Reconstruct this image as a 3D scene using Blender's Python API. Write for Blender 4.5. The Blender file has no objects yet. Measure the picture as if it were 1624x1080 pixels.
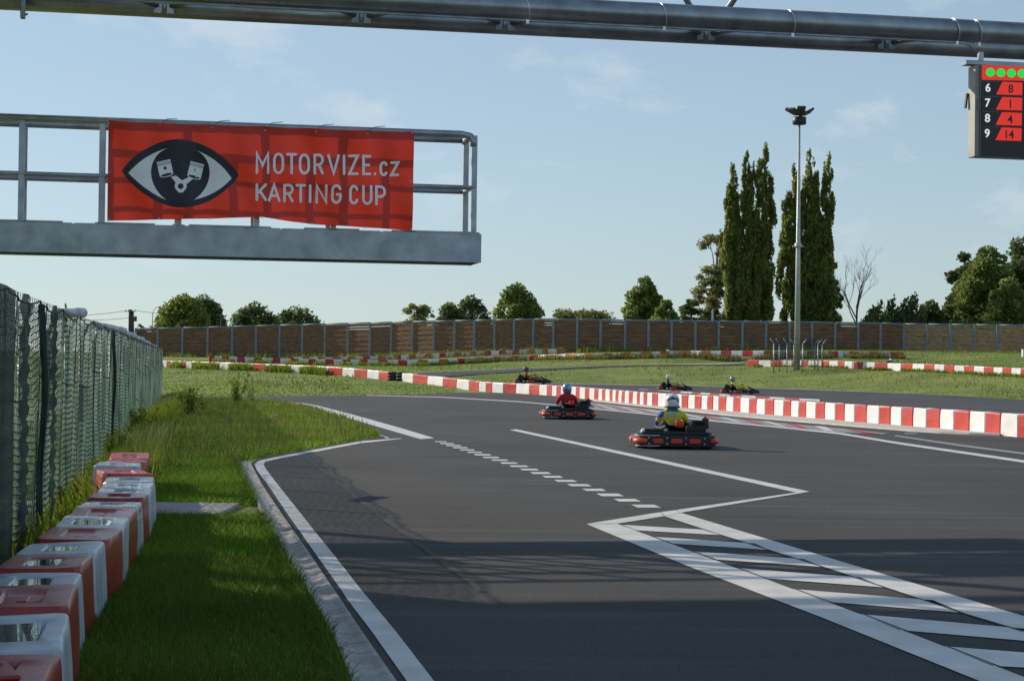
import bpy, bmesh, math, random
import numpy as np
from mathutils import Vector, Matrix, noise as mnoise
from math import radians as R, sin, cos, pi, atan2, sqrt

random.seed(7); rng = np.random.default_rng(7)
sc = bpy.context.scene
col = sc.collection

# ---------------------------------------------------------------- camera, world, sun, exposure
FPX, CX, CY, HOR, HCAM, ROLL = 2850.0, 812.0, 540.0, 580.0, 1.44, math.atan(0.012)
PITCH = math.atan((HOR-CY)/FPX)
c_f = Vector((0, cos(PITCH), sin(PITCH)))
c_r0 = Vector((1, 0, 0)); c_u0 = Vector((0, -sin(PITCH), cos(PITCH)))
c_r = c_r0*cos(ROLL) + c_u0*sin(ROLL)
c_u = c_u0*cos(ROLL) - c_r0*sin(ROLL)
CAM = Vector((0, 0, HCAM))
cd = bpy.data.cameras.new('camera'); cam = bpy.data.objects.new('camera', cd); col.objects.link(cam)
cam.matrix_world = Matrix(((c_r.x, c_u.x, -c_f.x, 0), (c_r.y, c_u.y, -c_f.y, 0), (c_r.z, c_u.z, -c_f.z, HCAM), (0, 0, 0, 1)))
cd.sensor_width = 36; cd.lens = 36*FPX/1624; cd.clip_start = 0.1; cd.clip_end = 6000
sc.camera = cam

SUN_EL, SUN_AZ = R(23.5), R(-56)          # azimuth from +Y, negative = to the left
sun_to = Vector((cos(SUN_EL)*sin(SUN_AZ), cos(SUN_EL)*cos(SUN_AZ), sin(SUN_EL)))
sl = bpy.data.lights.new('sun', 'SUN'); sl.energy = 4.7; sl.angle = R(0.5); sl.color = (1.0, 0.86, 0.68)
so = bpy.data.objects.new('sun', sl); col.objects.link(so)
so.rotation_euler = (-sun_to).to_track_quat('-Z', 'Y').to_euler()

w = bpy.data.worlds.new('World'); sc.world = w; w.use_nodes = True
wn = w.node_tree; wn.nodes.clear()
def wnode(t, **k):
    n = wn.nodes.new(t)
    for a, b in k.items(): setattr(n, a, b)
    return n
sky = wnode('ShaderNodeTexSky', sky_type='NISHITA', sun_disc=False, sun_elevation=SUN_EL, sun_rotation=SUN_AZ, air_density=1.0, dust_density=0.15, ozone_density=2.2)
tc = wnode('ShaderNodeTexCoord')
mp = wnode('ShaderNodeMapping'); mp.inputs['Scale'].default_value = (1.0, 1.0, 2.4)
wn.links.new(tc.outputs['Generated'], mp.inputs[0])
nz = wnode('ShaderNodeTexNoise'); nz.inputs['Scale'].default_value = 11; nz.inputs['Detail'].default_value = 9; nz.inputs['Roughness'].default_value = .6
nz.inputs['Distortion'].default_value = .25
wn.links.new(mp.outputs[0], nz.inputs['Vector'])
cr = wnode('ShaderNodeValToRGB'); cr.color_ramp.elements[0].position = .56; cr.color_ramp.elements[1].position = .70
cr.color_ramp.elements[0].color = (0, 0, 0, 1); cr.color_ramp.elements[1].color = (.5, .5, .5, 1)
wn.links.new(nz.outputs['Fac'], cr.inputs[0])
mx = wnode('ShaderNodeMixRGB'); mx.inputs[2].default_value = (7.6, 7.2, 6.9, 1)
gm = wnode('ShaderNodeGamma'); gm.inputs[1].default_value = .52; wn.links.new(sky.outputs[0], gm.inputs[0])
sc_ = wnode('ShaderNodeMixRGB', blend_type='MULTIPLY'); sc_.inputs[0].default_value = 1; sc_.inputs[2].default_value = (2.3, 2.3, 2.3, 1); wn.links.new(gm.outputs[0], sc_.inputs[1])
wn.links.new(cr.outputs[0], mx.inputs[0]); wn.links.new(sc_.outputs[0], mx.inputs[1])
hs = wnode('ShaderNodeHueSaturation'); hs.inputs['Saturation'].default_value = .88
tn = wnode('ShaderNodeMixRGB', blend_type='MULTIPLY'); tn.inputs[0].default_value = 1; tn.inputs[2].default_value = (.84, 1.0, 1.13, 1)
wn.links.new(mx.outputs[0], tn.inputs[1]); wn.links.new(tn.outputs[0], hs.inputs['Color'])
bg = wnode('ShaderNodeBackground'); bg.inputs[1].default_value = 0.104
wo = wnode('ShaderNodeOutputWorld')
wn.links.new(hs.outputs[0], bg.inputs[0]); wn.links.new(bg.outputs[0], wo.inputs[0])
sc.view_settings.view_transform = 'Standard'; sc.view_settings.look = 'None'
sc.view_settings.exposure = 0.0; sc.view_settings.gamma = 1.0; sc.view_settings.use_curve_mapping = False
sc.cycles.max_bounces = 6; sc.cycles.transparent_max_bounces = 8
sc.render.film_transparent = False

# ---------------------------------------------------------------- photo geometry -> world points
def ray(px, py):
    return (c_f + c_r*((px-CX)/FPX) - c_u*((py-CY)/FPX))
def G(px, py, z=0.0):
    d = ray(px, py); t = (z-HCAM)/d.z; return CAM + d*t
def D(px, py, y):
    d = ray(px, py); return CAM + d*(y/d.y)
def Gx(px, py): p = G(px, py); return (p.x, p.y)

# ---------------------------------------------------------------- helpers
def tag(o, label=None, cat=None, group=None, kind=None):
    if label: o['label'] = label
    if cat: o['category'] = cat
    if group: o['group'] = group
    if kind: o['kind'] = kind
    return o
def empty(name, loc=(0, 0, 0), rz=0, parent=None):
    o = bpy.data.objects.new(name, None); col.objects.link(o); o.location = loc; o.rotation_euler = (0, 0, rz)
    o.empty_display_size = .1
    if parent: o.parent = parent
    return o
def link(name, me, m, parent=None, smooth=False):
    if m is not None:
        for mm in (m if isinstance(m, (list, tuple)) else [m]): me.materials.append(mm)
    if smooth: me.shade_smooth()
    o = bpy.data.objects.new(name, me); col.objects.link(o)
    if parent: o.parent = parent
    return o
def obj(name, bm, m, parent=None, smooth=False):
    me = bpy.data.meshes.new(name); bm.to_mesh(me); bm.free(); return link(name, me, m, parent, smooth)
def share(name, me, parent=None, loc=(0, 0, 0), rot=(0, 0, 0)):
    o = bpy.data.objects.new(name, me); col.objects.link(o)
    if parent: o.parent = parent
    o.location = loc; o.rotation_euler = rot; return o
def npmesh(name, verts, faces, m, parent=None, smooth=False):
    """verts (n,3), faces (m,k) numpy"""
    me = bpy.data.meshes.new(name); k = faces.shape[1]
    me.vertices.add(len(verts)); me.vertices.foreach_set('co', np.asarray(verts, np.float32).ravel())
    me.loops.add(faces.size); me.loops.foreach_set('vertex_index', faces.astype(np.int32).ravel())
    me.polygons.add(len(faces)); me.polygons.foreach_set('loop_start', np.arange(0, faces.size, k, dtype=np.int32))
    me.update(calc_edges=True); return link(name, me, m, parent, smooth)
def box(bm, c, s, rot=None, bev=0, seg=1, mi=0):
    r = bmesh.ops.create_cube(bm, size=1); vs = r['verts']
    M = Matrix.Translation(c) @ (rot.to_4x4() if rot else Matrix()) @ Matrix.Diagonal((*s, 1))
    bmesh.ops.transform(bm, matrix=M, verts=vs)
    fs = set(f for v in vs for f in v.link_faces)
    for f in fs: f.material_index = mi
    if bev:
        es = list(set(e for v in vs for e in v.link_edges))
        r2 = bmesh.ops.bevel(bm, geom=es, offset=bev, segments=seg, affect='EDGES', profile=.6)
        for f in r2['faces']: f.material_index = mi
def tube(bm, pts, rad, n=8, closed=False, caps=True, mi=0):
    pts = [Vector(p) for p in pts]; rads = rad if isinstance(rad, (list, tuple)) else [rad]*len(pts)
    rings = []; L = len(pts)
    up0 = None
    for i, p in enumerate(pts):
        if closed: t = pts[(i+1) % L]-pts[i-1]
        else: t = pts[min(i+1, L-1)]-pts[max(i-1, 0)]
        t.normalize()
        if up0 is None:
            a = Vector((0, 0, 1)) if abs(t.z) < .9 else Vector((1, 0, 0)); x = t.cross(a).normalized()
        else:
            x = (up0 - t*up0.dot(t)).normalized()
        up0 = x; y = t.cross(x)
        rings.append([bm.verts.new(p+(x*cos(2*pi*k/n)+y*sin(2*pi*k/n))*rads[i]) for k in range(n)])
    rng_ = range(L if closed else L-1)
    for i in rng_:
        a, b = rings[i], rings[(i+1) % L]
        for k in range(n):
            f = bm.faces.new((a[k], a[(k+1) % n], b[(k+1) % n], b[k])); f.material_index = mi; f.smooth = True
    if caps and not closed:
        bm.faces.new(rings[0][::-1]).material_index = mi; bm.faces.new(rings[-1]).material_index = mi
def lathe(bm, prof, n=16, c=(0, 0, 0), rot=None, mi=0):
    rings = []; c = Vector(c)
    for r_, z in prof:
        ring = []
        for k in range(n):
            v = Vector((r_*cos(2*pi*k/n), r_*sin(2*pi*k/n), z))
            if rot: v = rot @ v
            ring.append(bm.verts.new(v+c))
        rings.append(ring)
    for a, b in zip(rings, rings[1:]):
        for k in range(n):
            f = bm.faces.new((a[k], a[(k+1) % n], b[(k+1) % n], b[k])); f.material_index = mi; f.smooth = True
    bm.faces.new(rings[0][::-1]).material_index = mi; bm.faces.new(rings[-1]).material_index = mi

# ---------------------------------------------------------------- materials
def newmat(name):
    m = bpy.data.materials.new(name); m.use_nodes = True; nt = m.node_tree
    b = nt.nodes['Principled BSDF']; return m, nt, b
def mat(name, c, rough=.6, metal=0, var=.15, scale=8, c2=None, bump=0, bscale=60, coat=0, detail=4, transl=0, stretch=None, spec=.5):
    m, nt, b = newmat(name); N = nt.nodes; L = nt.links
    b.inputs['Roughness'].default_value = rough; b.inputs['Metallic'].default_value = metal
    b.inputs['Coat Weight'].default_value = coat; b.inputs['Specular IOR Level'].default_value = spec
    tcn = N.new('ShaderNodeTexCoord'); mpn = N.new('ShaderNodeMapping'); L.new(tcn.outputs['Object'], mpn.inputs[0])
    if stretch: mpn.inputs['Scale'].default_value = stretch
    n = N.new('ShaderNodeTexNoise'); n.inputs['Scale'].default_value = scale; n.inputs['Detail'].default_value = detail
    L.new(mpn.outputs[0], n.inputs['Vector'])
    r = N.new('ShaderNodeValToRGB'); L.new(n.outputs['Fac'], r.inputs[0])
    c2 = c2 or tuple(min(1, x*(1+var*1.6)) for x in c)
    r.color_ramp.elements[0].position = .3; r.color_ramp.elements[1].position = .7
    r.color_ramp.elements[0].color = (*[x*(1-var) for x in c], 1); r.color_ramp.elements[1].color = (*c2, 1)
    L.new(r.outputs[0], b.inputs['Base Color'])
    if bump:
        n2 = N.new('ShaderNodeTexNoise'); n2.inputs['Scale'].default_value = bscale; n2.inputs['Detail'].default_value = 3
        L.new(tcn.outputs['Object'], n2.inputs['Vector'])
        bp = N.new('ShaderNodeBump'); bp.inputs['Strength'].default_value = bump; bp.inputs['Distance'].default_value = .01
        L.new(n2.outputs['Fac'], bp.inputs['Height']); L.new(bp.outputs[0], b.inputs['Normal'])
    if transl:
        t = N.new('ShaderNodeBsdfTranslucent'); L.new(r.outputs[0], t.inputs[0])
        mxs = N.new('ShaderNodeMixShader'); mxs.inputs[0].default_value = transl
        L.new(b.outputs[0], mxs.inputs[1]); L.new(t.outputs[0], mxs.inputs[2])
        L.new(mxs.outputs[0], N['Material Output'].inputs[0])
    return m
def leafmat(name, ca, cb, cc, transl=.35, rough=.6):
    m, nt, b = newmat(name); N = nt.nodes; L = nt.links
    g = N.new('ShaderNodeNewGeometry'); r = N.new('ShaderNodeValToRGB'); L.new(g.outputs['Random Per Island'], r.inputs[0])
    e = r.color_ramp.elements; e[0].color = (*ca, 1); e[1].color = (*cc, 1); e[1].position = 1
    k = e.new(.5); k.color = (*cb, 1)
    tcn = N.new('ShaderNodeTexCoord')
    n = N.new('ShaderNodeTexNoise'); n.inputs['Scale'].default_value = .45; n.inputs['Detail'].default_value = 3; L.new(tcn.outputs['Object'], n.inputs['Vector'])
    hsn = N.new('ShaderNodeHueSaturation'); mr = N.new('ShaderNodeMapRange'); L.new(n.outputs['Fac'], mr.inputs[0])
    mr.inputs[1].default_value = .3; mr.inputs[2].default_value = .7; mr.inputs[3].default_value = .75; mr.inputs[4].default_value = 1.3
    L.new(mr.outputs[0], hsn.inputs['Value']); L.new(r.outputs[0], hsn.inputs['Color'])
    L.new(hsn.outputs[0], b.inputs['Base Color']); b.inputs['Roughness'].default_value = rough; b.inputs['Specular IOR Level'].default_value = .3
    t = N.new('ShaderNodeBsdfTranslucent'); L.new(hsn.outputs[0], t.inputs[0])
    mxs = N.new('ShaderNodeMixShader'); mxs.inputs[0].default_value = transl
    L.new(b.outputs[0], mxs.inputs[1]); L.new(t.outputs[0], mxs.inputs[2]); L.new(mxs.outputs[0], N['Material Output'].inputs[0])
    return m

def asphalt(name, base, streak=1.0):
    m, nt, b = newmat(name); N = nt.nodes; L = nt.links
    tcn = N.new('ShaderNodeTexCoord')
    def noise(scale, detail=3, sv=(1, 1, 1), rot=0):
        mpn = N.new('ShaderNodeMapping'); mpn.inputs['Scale'].default_value = sv; mpn.inputs['Rotation'].default_value = (0, 0, rot)
        L.new(tcn.outputs['Object'], mpn.inputs[0])
        n = N.new('ShaderNodeTexNoise'); n.inputs['Scale'].default_value = scale; n.inputs['Detail'].default_value = detail
        L.new(mpn.outputs[0], n.inputs['Vector']); return n.outputs['Fac']
    def rng_(f, a, b_, c, d):
        mr = N.new('ShaderNodeMapRange'); L.new(f, mr.inputs[0])
        for i, v in enumerate((a, b_, c, d)): mr.inputs[i+1].default_value = v
        return mr.outputs[0]
    def mul(a, b_):
        q = N.new('ShaderNodeMath'); q.operation = 'MULTIPLY'; L.new(a, q.inputs[0]); L.new(b_, q.inputs[1]); return q.outputs[0]
    grain = rng_(noise(110, 2), .3, .7, .55, 1.5)
    patch = rng_(noise(.35, 6, (1, .5, 1)), .3, .7, .78, 1.2)
    st = rng_(noise(3.2, 5, (.06, 1, 1), -.05), .52, .78, 1.0, 1.0+.45*streak)
    dk = rng_(noise(1.3, 4, (.12, 1, 1), .5), .55, .75, 1.0, 1-.22*streak)
    f = mul(mul(grain, patch), mul(st, dk))
    rgb = N.new('ShaderNodeMixRGB'); rgb.blend_type = 'MULTIPLY'; rgb.inputs[0].default_value = 1
    rgb.inputs[1].default_value = (*base, 1)
    cb = N.new('ShaderNodeCombineColor'); [L.new(f, cb.inputs[i]) for i in range(3)]
    L.new(cb.outputs[0], rgb.inputs[2]); L.new(rgb.outputs[0], b.inputs['Base Color'])
    b.inputs['Roughness'].default_value = .88; b.inputs['Specular IOR Level'].default_value = .3
    n2 = noise(160, 2); bp = N.new('ShaderNodeBump'); bp.inputs['Strength'].default_value = .5; bp.inputs['Distance'].default_value = .006
    L.new(n2, bp.inputs['Height']); L.new(bp.outputs[0], b.inputs['Normal'])
    return m

M = {}
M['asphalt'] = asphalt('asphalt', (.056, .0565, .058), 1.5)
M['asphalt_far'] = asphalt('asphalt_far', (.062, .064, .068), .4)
M['strip'] = mat('dark_asphalt_joint', (.035, .035, .035), .9, var=.3, scale=40)
M['paint'] = mat('road_paint', (.62, .62, .60), .65, var=.14, scale=3, bump=.3, bscale=150, detail=8, c2=(.74, .74, .72))
M['paint_old'] = mat('worn_paint', (.26, .26, .25), .7, var=.35, scale=9, detail=8)
M['scuff'] = mat('scuff', (.11, .11, .11), .85, var=.3, scale=30)
M['seam'] = mat('seam', (.037, .037, .038), .85, var=.3, scale=8)
M['paint_red'] = mat('red_kerb_paint', (.42, .05, .055), .65, var=.2, scale=5)
M['concrete'] = mat('concrete', (.36, .355, .33), .85, var=.22, scale=6, bump=.4, bscale=90, detail=8)
M['concrete2'] = mat('paving_concrete', (.33, .32, .29), .85, var=.2, scale=4, bump=.4, bscale=90, detail=8)
M['soil'] = mat('ground_green', (.14, .20, .022), .95, var=.3, scale=.30, c2=(.24, .27, .05), detail=12, bump=1, bscale=12)
M['red'] = mat('red_plastic', (.50, .030, .026), .42, var=.16, scale=2.5, c2=(.60, .06, .045), spec=.4)
M['white'] = mat('white_plastic', (.74, .75, .76), .42, var=.08, scale=2.5, spec=.4)
M['red_worn'] = mat('weathered_red_plastic', (.34, .016, .014), .28, var=.3, scale=5, c2=(.40, .05, .042), detail=8, bump=.15, bscale=20, stretch=(1, 1, .5))  # weathered, and deepened in colour for blocks standing in shade
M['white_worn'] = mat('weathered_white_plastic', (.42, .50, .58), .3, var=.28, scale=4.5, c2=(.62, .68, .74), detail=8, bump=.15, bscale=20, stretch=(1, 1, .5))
M['galv'] = mat('galvanised_steel', (.33, .37, .40), .42, .75, var=.2, scale=5, detail=8, bump=.1, bscale=30)
M['galv_dark'] = mat('galvanised_pipe', (.27, .30, .33), .36, .8, var=.22, scale=4, detail=7, bump=.08, bscale=20)
M['pole'] = mat('pole_steel', (.40, .44, .46), .5, .3, var=.1, scale=2)
M['black'] = mat('black_plastic', (.012, .012, .013), .45, var=.3, scale=12)
M['rubber'] = mat('rubber', (.016, .016, .016), .8, var=.3, scale=15)
M['wood'] = mat('stained_boards', (.17, .088, .046), .8, var=.5, scale=3, c2=(.30, .165, .09), stretch=(.25, 1, 3.5), detail=8)
M['wood2'] = mat('pale_boards', (.30, .18, .09), .8, var=.4, scale=3, c2=(.50, .34, .19), stretch=(.25, 1, 3.5), detail=8)
M['wallsteel'] = mat('wall_steel', (.20, .25, .30), .75, .0, var=.1, scale=2)
def openweave(m, k):
    nt = m.node_tree; o_ = nt.nodes['Material Output']; src = o_.inputs[0].links[0].from_socket; t = nt.nodes.new('ShaderNodeBsdfTransparent'); x = nt.nodes.new('ShaderNodeMixShader'); x.inputs[0].default_value = k
    nt.links.new(src, x.inputs[1]); nt.links.new(t.outputs[0], x.inputs[2]); nt.links.new(x.outputs[0], o_.inputs[0]); return m
M['net'] = openweave(mat('green_net_strip', (.09, .20, .165), .6, var=.3, scale=3, c2=(.22, .37, .32), transl=.5), .48)
M['netdark'] = mat('green_net_thread', (.008, .028, .024), .7, var=.3, scale=5)
M['orange'] = mat('orange_plastic', (.75, .075, .02), .35, var=.1, scale=6, coat=.3)
M['bumper_red'] = mat('red_bumper_insert', (.60, .045, .02), .35, var=.15, scale=9, coat=.3)
M['wire'] = mat('black_wire', (.01, .01, .01), .6)
M['bark'] = mat('bark', (.06, .05, .04), .9, var=.4, scale=6, detail=8)
M['glasslamp'] = mat('lamp_glass', (.55, .56, .52), .25, var=.05)

# ---------------------------------------------------------------- terrain
ctl = []   # (x, y, z)
def cp(px, py, d): p = D(px, py, d); ctl.append((p.x, p.y, p.z)); return p
WALL = [(1640, 695.5, None), (1618, 694.0, None), (1586, 691.0, None), (1537, 686.5, None), (1490, 682.3, None), (1448, 679, None), (1412, 676, None),
        (1374, 673.2, None), (1340, 670, None), (1308, 667, None), (1278, 664.5, None), (1253, 662.5, None), (1213, 659.3, None), (1160, 654.3, None),
        (1121, 651.3, None), (1081, 648.6, None), (1034, 645, None), (997, 641.3, None), (966, 637.6, None), (940, 634.5, None), (913, 631.3, None), (882, 628.2, None),
        (854, 626.2, None), (818, 623.6, 93.5), (797, 622.8, 94.5), (757, 620.0, 97), (723, 615.6, 100), (702, 612.8, 102), (677, 609.8, 105), (654, 607.2, 107), (632, 604.8, 109),
        (600, 601.3, 112), (582, 599.5, 113.5), (542, 595.6, 116.5), (521, 594, 118), (482, 591.7, 121), (441, 589.6, 124), (401, 588, 127), (365, 586.4, 129), (331, 585, 132), (304, 584, 134), (279, 583.2, 136), (257, 582.4, 138)]
WPT = []
for px, py, d in WALL:
    p = G(px, py) if d is None else D(px, py, d)
    WPT.append((px, p))
    if d is not None: ctl.append((p.x, p.y, p.z))
ROWB = [(331, 573.9, 153), (400, 576.4, 154), (470, 578.3, 154), (540, 579.4, 154), (607, 580.6, 154), (671, 580.4, 157), (733, 577.4, 164), (788, 574.2, 168), (846, 571.8, 168),
        (890, 570.6, 164), (935, 570, 160), (1023, 567.5, 157), (1085, 565.8, 155), (1119, 565.8, 153), (1220, 565.8, 149), (1320, 567, 148), (1432, 568.2, 148)]
ROWC = [(455, 573.5, 205), (530, 573.6, 204), (605, 571.8, 202), (678, 568.6, 200), (726, 566, 200), (797, 563, 199), (865, 561.3, 198), (896, 561, 198)]
ROWD = [(1185, 581.3, 140), (1222, 581.8, 138), (1265, 582.3, 135), (1315, 583.2, 131), (1353, 585, 128), (1407, 587.5, 125), (1447, 588.8, 121), (1481, 590, 118), (1529, 592.7, 115), (1576, 595.4, 112), (1619, 597.2, 109), (1660, 599.5, 107)]
FENCE = [(215, 565.5, 243), (250, 566, 242), (289, 566, 241), (329, 566.5, 240), (368, 567, 239), (405.7, 567.5, 238), (443, 568, 237), (479, 568, 235), (515, 568, 233), (551.5, 568, 230.5), (586.5, 567.8, 228),
         (620.4, 567, 226), (654, 566, 223.5), (688, 564.5, 221), (720.7, 563.3, 219), (752, 562, 217), (783.5, 561, 215.5), (814.8, 560.2, 214), (845.3, 559.6, 213), (877, 559, 212),
         (914.8, 559, 212), (952, 558.8, 212), (990.8, 558.6, 212), (1028, 558.5, 212), (1064.7, 558.5, 212), (1102.4, 558.6, 212), (1139.4, 558.8, 212), (1177, 559, 212), (1214.4, 559.2, 212), (1251.7, 559.8, 212), (1287.4, 560.3, 212),
         (1323.9, 560.8, 212.5), (1360.5, 561.4, 213), (1396, 562, 214), (1433, 563.5, 213.5), (1470, 564, 212), (1507, 564.3, 210.5), (1545.5, 564.6, 209), (1581.5, 564.8, 207.5), (1625, 565, 206), (1668, 565.3, 205), (1712, 565.6, 204)]
FTOP = [(215, 521.5), (289, 520), (368, 518), (443, 515.8), (515, 514), (586, 512.3), (654, 510.3), (720, 509), (783, 507.6), (845, 506.5), (877, 506.3), (990, 508.2), (1139, 509.6), (1287, 511.3), (1396, 512.8), (1433, 514), (1545, 515.2), (1712, 517.5)]
ROWS = {}
for nm, row in (('B', ROWB), ('C', ROWC), ('D', ROWD)):
    ROWS[nm] = [(px, cp(px, py, d)) for px, py, d in row]
FP = [(px, cp(px, py, d)) for px, py, d in FENCE]
# back circuit surface and strips
for px, py, d in [(845, 610, 103), (820, 609, 103), (875, 611.5, 104), (873, 609.5, 117), (960, 611, 119), (1050, 612, 120), (1100, 612.7, 120), (1180, 615.5, 116), (1280, 619, 112), (1360, 621.8, 108), (1428, 624.3, 104), (1577, 631.7, 94), (1640, 636, 89)]: cp(px, py, d)
STRIPU = [(661, 592, 122), (708, 590.3, 127), (750, 588.5, 131), (852, 584.6, 139), (950, 581, 144), (1000, 579.5, 146), (1080, 578.4, 148), (1180, 577.6, 149)]
STRIPL = [(640, 604, 113), (708, 598, 118), (772, 593.2, 124), (858, 587.6, 133), (950, 583.2, 139), (1000, 581.6, 141), (1080, 580, 143), (1180, 579, 144)]
for s_ in (STRIPU, STRIPL):
    for px, py, d in s_: cp(px, py, d)
for px, py, d in [(300, 610, 100), (450, 610, 97), (600, 612, 96)]: cp(px, py, d)
for X in (-150, -80, 80, 150): ctl.append((X, 215, 3.0 if X > 0 else 2.2))
for X in (-200, -60, 0, 60, 200): ctl.append((X, 320, 3.0)); ctl.append((X, 600, 3.0))
for X, Y in [(-60, 40), (-60, 90), (-40, 10), (-16, 66), (-8, 80), (0, 60), (0, 90), (3, 84), (10, 60), (15, 50), (15, 90), (10, 100), (25, 70), (30, 40), (60, 40), (60, 90), (0, 0), (30, 0)]: ctl.append((X, Y, 0))
C_ = np.array(ctl)
S_ = 50.0
def phi(r2): return np.where(r2 > 1e-12, .5*r2*np.log(np.maximum(r2, 1e-12)), 0)
P_ = C_[:, :2]/S_; n_ = len(P_)
K = phi(((P_[:, None]-P_[None])**2).sum(-1)) + np.eye(n_)*2e-3
A_ = np.zeros((n_+3, n_+3)); A_[:n_, :n_] = K; A_[:n_, n_] = 1; A_[:n_, n_+1:] = P_; A_[n_, :n_] = 1; A_[n_+1:, :n_] = P_.T
W_ = np.linalg.solve(A_, np.concatenate([C_[:, 2], np.zeros(3)]))
BX = [-60, -16, -9, -2.6, .9, 2.9, 5.1, 7.25, 9.2, 11.2, 14, 30, 80]; BY = [68, 70, 79, 93, 91, 95, 100, 98, 92, 84, 78, 60, 50]
def hh(x, y):
    x = np.atleast_1d(np.asarray(x, float)); y = np.atleast_1d(np.asarray(y, float)); out = np.zeros(len(x))
    q = np.stack([x, y], 1)/S_
    for i in range(0, len(x), 20000):
        qq = q[i:i+20000]; out[i:i+20000] = phi(((qq[:, None]-P_[None])**2).sum(-1)) @ W_[:n_] + W_[n_] + qq @ W_[n_+1:]
    t = np.clip((y-np.interp(x, BX, BY))/9, 0, 1); t = t*t*(3-2*t)
    far = np.clip((y-330)/60, 0, 1); side = np.clip((np.abs(x)-130)/60, 0, 1)
    k = np.maximum(far, side)
    out = np.clip(out, 0, 6)*(1-k)+3.0*k
    return out*t
def h1(x, y): return float(hh([x], [y])[0])

xs = np.unique(np.concatenate([np.arange(-900, -75, 60), np.arange(-75, 85, 1.0), np.arange(90, 960, 60)]))
ys = np.unique(np.concatenate([np.arange(-60, 60, 8), np.arange(60, 250, 1.0), np.arange(252, 330, 6), np.arange(340, 3200, 130)]))
XX, YY = np.meshgrid(xs, ys); ZZ = hh(XX.ravel(), YY.ravel())
bump = np.array([mnoise.noise(Vector((x*.35, y*.22, 0))) for x, y in zip(XX.ravel(), YY.ravel())])*.05
tt = np.clip((YY.ravel()-np.interp(XX.ravel(), BX, BY)-2)/12, 0, 1)
ZZ = ZZ+bump*tt*(ZZ > .3)
nx_, ny_ = len(xs), len(ys)
idx = np.arange(nx_*ny_).reshape(ny_, nx_)
fc = np.stack([idx[:-1, :-1], idx[:-1, 1:], idx[1:, 1:], idx[1:, :-1]], -1).reshape(-1, 4)
ground = npmesh('ground', np.stack([XX.ravel(), YY.ravel(), ZZ], 1), fc, M['soil'], smooth=True); tag(ground, kind='structure')

def polyflat(name, pts, z, m, parent=None):
    bm = bmesh.new(); vs = [bm.verts.new((p[0], p[1], z)) for p in pts]; f = bm.faces.new(vs)
    if f.normal.z < 0: f.normal_flip()
    bmesh.ops.recalc_face_normals(bm, faces=[f])
    bm.normal_update()
    if f.normal.z < 0: f.normal_flip()
    return obj(name, bm, m, parent)
def PX(lst): return [Gx(*p) for p in lst]
def resample(pts, n):
    pts = [Vector(p) for p in pts]; L = [0]
    for a, b in zip(pts, pts[1:]): L.append(L[-1]+(b-a).length)
    out = []
    for i in range(n):
        s = L[-1]*i/(n-1); k = max(j for j in range(len(L)) if L[j] <= s+1e-9); k = min(k, len(pts)-2)
        t = (s-L[k])/max(1e-9, L[k+1]-L[k]); out.append(pts[k].lerp(pts[k+1], t))
    return out
def ribbon(name, A, B, m, n=60, k=6, lift=.03, parent=None):
    A = resample(A, n); B = resample(B, n); V = []
    for a, b in zip(A, B):
        for j in range(k+1): V.append(a.lerp(b, j/k))
    V = np.array([(v.x, v.y) for v in V]); z = hh(V[:, 0], V[:, 1])+lift
    i_ = np.arange(n*(k+1)).reshape(n, k+1)
    F = np.stack([i_[:-1, :-1], i_[1:, :-1], i_[1:, 1:], i_[:-1, 1:]], -1).reshape(-1, 4)
    o = npmesh(name, np.column_stack([V, z]), F, m, parent); return o

# ---------------------------------------------------------------- near circuit
kerb_in = [(403, 733), (404, 741), (416, 770), (451, 823), (488, 877), (528, 937), (574, 1007), (624, 1080)]
asph = [(416.5, 628), (504, 627.4), (600, 626.3), (680, 624.6), (735, 622.4)]
edge_left = PX([(374+26, 733.5), (415, 770), (450, 823), (487, 877), (527, 937), (573, 1007), (623, 1080)])
wall_side = [(p.x, p.y) for px, p in WPT if px >= 757]
track_poly = edge_left + [(-.05, 5.5), (-.2, 2.5), (-1.2, -8), (30, -8), (30, 40), (16, 38)] + wall_side[:-1] + PX([(735, 622.4), (680, 624.6), (600, 626.3), (504, 627.4), (416.5, 628.3), (253, 630), (60, 634)])
track_poly += PX([(60, 638), (253, 634.5), (400, 636.5), (436, 640), (490, 648.5), (558, 671), (590, 684), (607, 693.5), (560, 701.5), (467, 718), (410, 729)])
track = polyflat('racing_track', track_poly, .006, M['asphalt']); tag(track, kind='structure')
Z1 = .011
def line(name, A, B, m=None, z=Z1): return polyflat(name, PX(A)+PX(B)[::-1], z, m or M['paint'], track)
def chain(name, A, B, m=None, z=Z1, zs=0):
    A = PX(A); B = PX(B); n = len(A); V = [(a[0], a[1], z) for a in A]+[(b[0], b[1], z) for b in B]
    F = np.array([[i, i+1, n+i+1, n+i] for i in range(n-1)])
    bm = bmesh.new(); vv = [bm.verts.new(v) for v in V]; [bm.faces.new([vv[j] for j in f]) for f in F]
    bmesh.ops.recalc_face_normals(bm, faces=bm.faces); bm.normal_update()
    if sum(f.normal.z for f in bm.faces) < 0: [f.normal_flip() for f in bm.faces]
    return obj(name, bm, m or M['paint'], track)
chain('white_line', [(572, 703.5), (502, 717), (445, 727.5), (421, 733), (418, 737.5), (422, 745), (440, 769), (467, 803), (500, 845), (540, 895), (570, 934), (627, 1003), (686, 1080), (735, 1145)],
      [(571, 700.3), (500, 713.5), (440, 725), (412, 730.5), (403.5, 737), (407, 746), (427, 773), (457, 818), (497, 875), (540, 936), (551, 953), (589, 1003), (643, 1080), (692, 1150)])
line('white_line', [(571.8, 700.3), (636, 695.6)], [(572.8, 703.5), (637, 696.4)])
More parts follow.
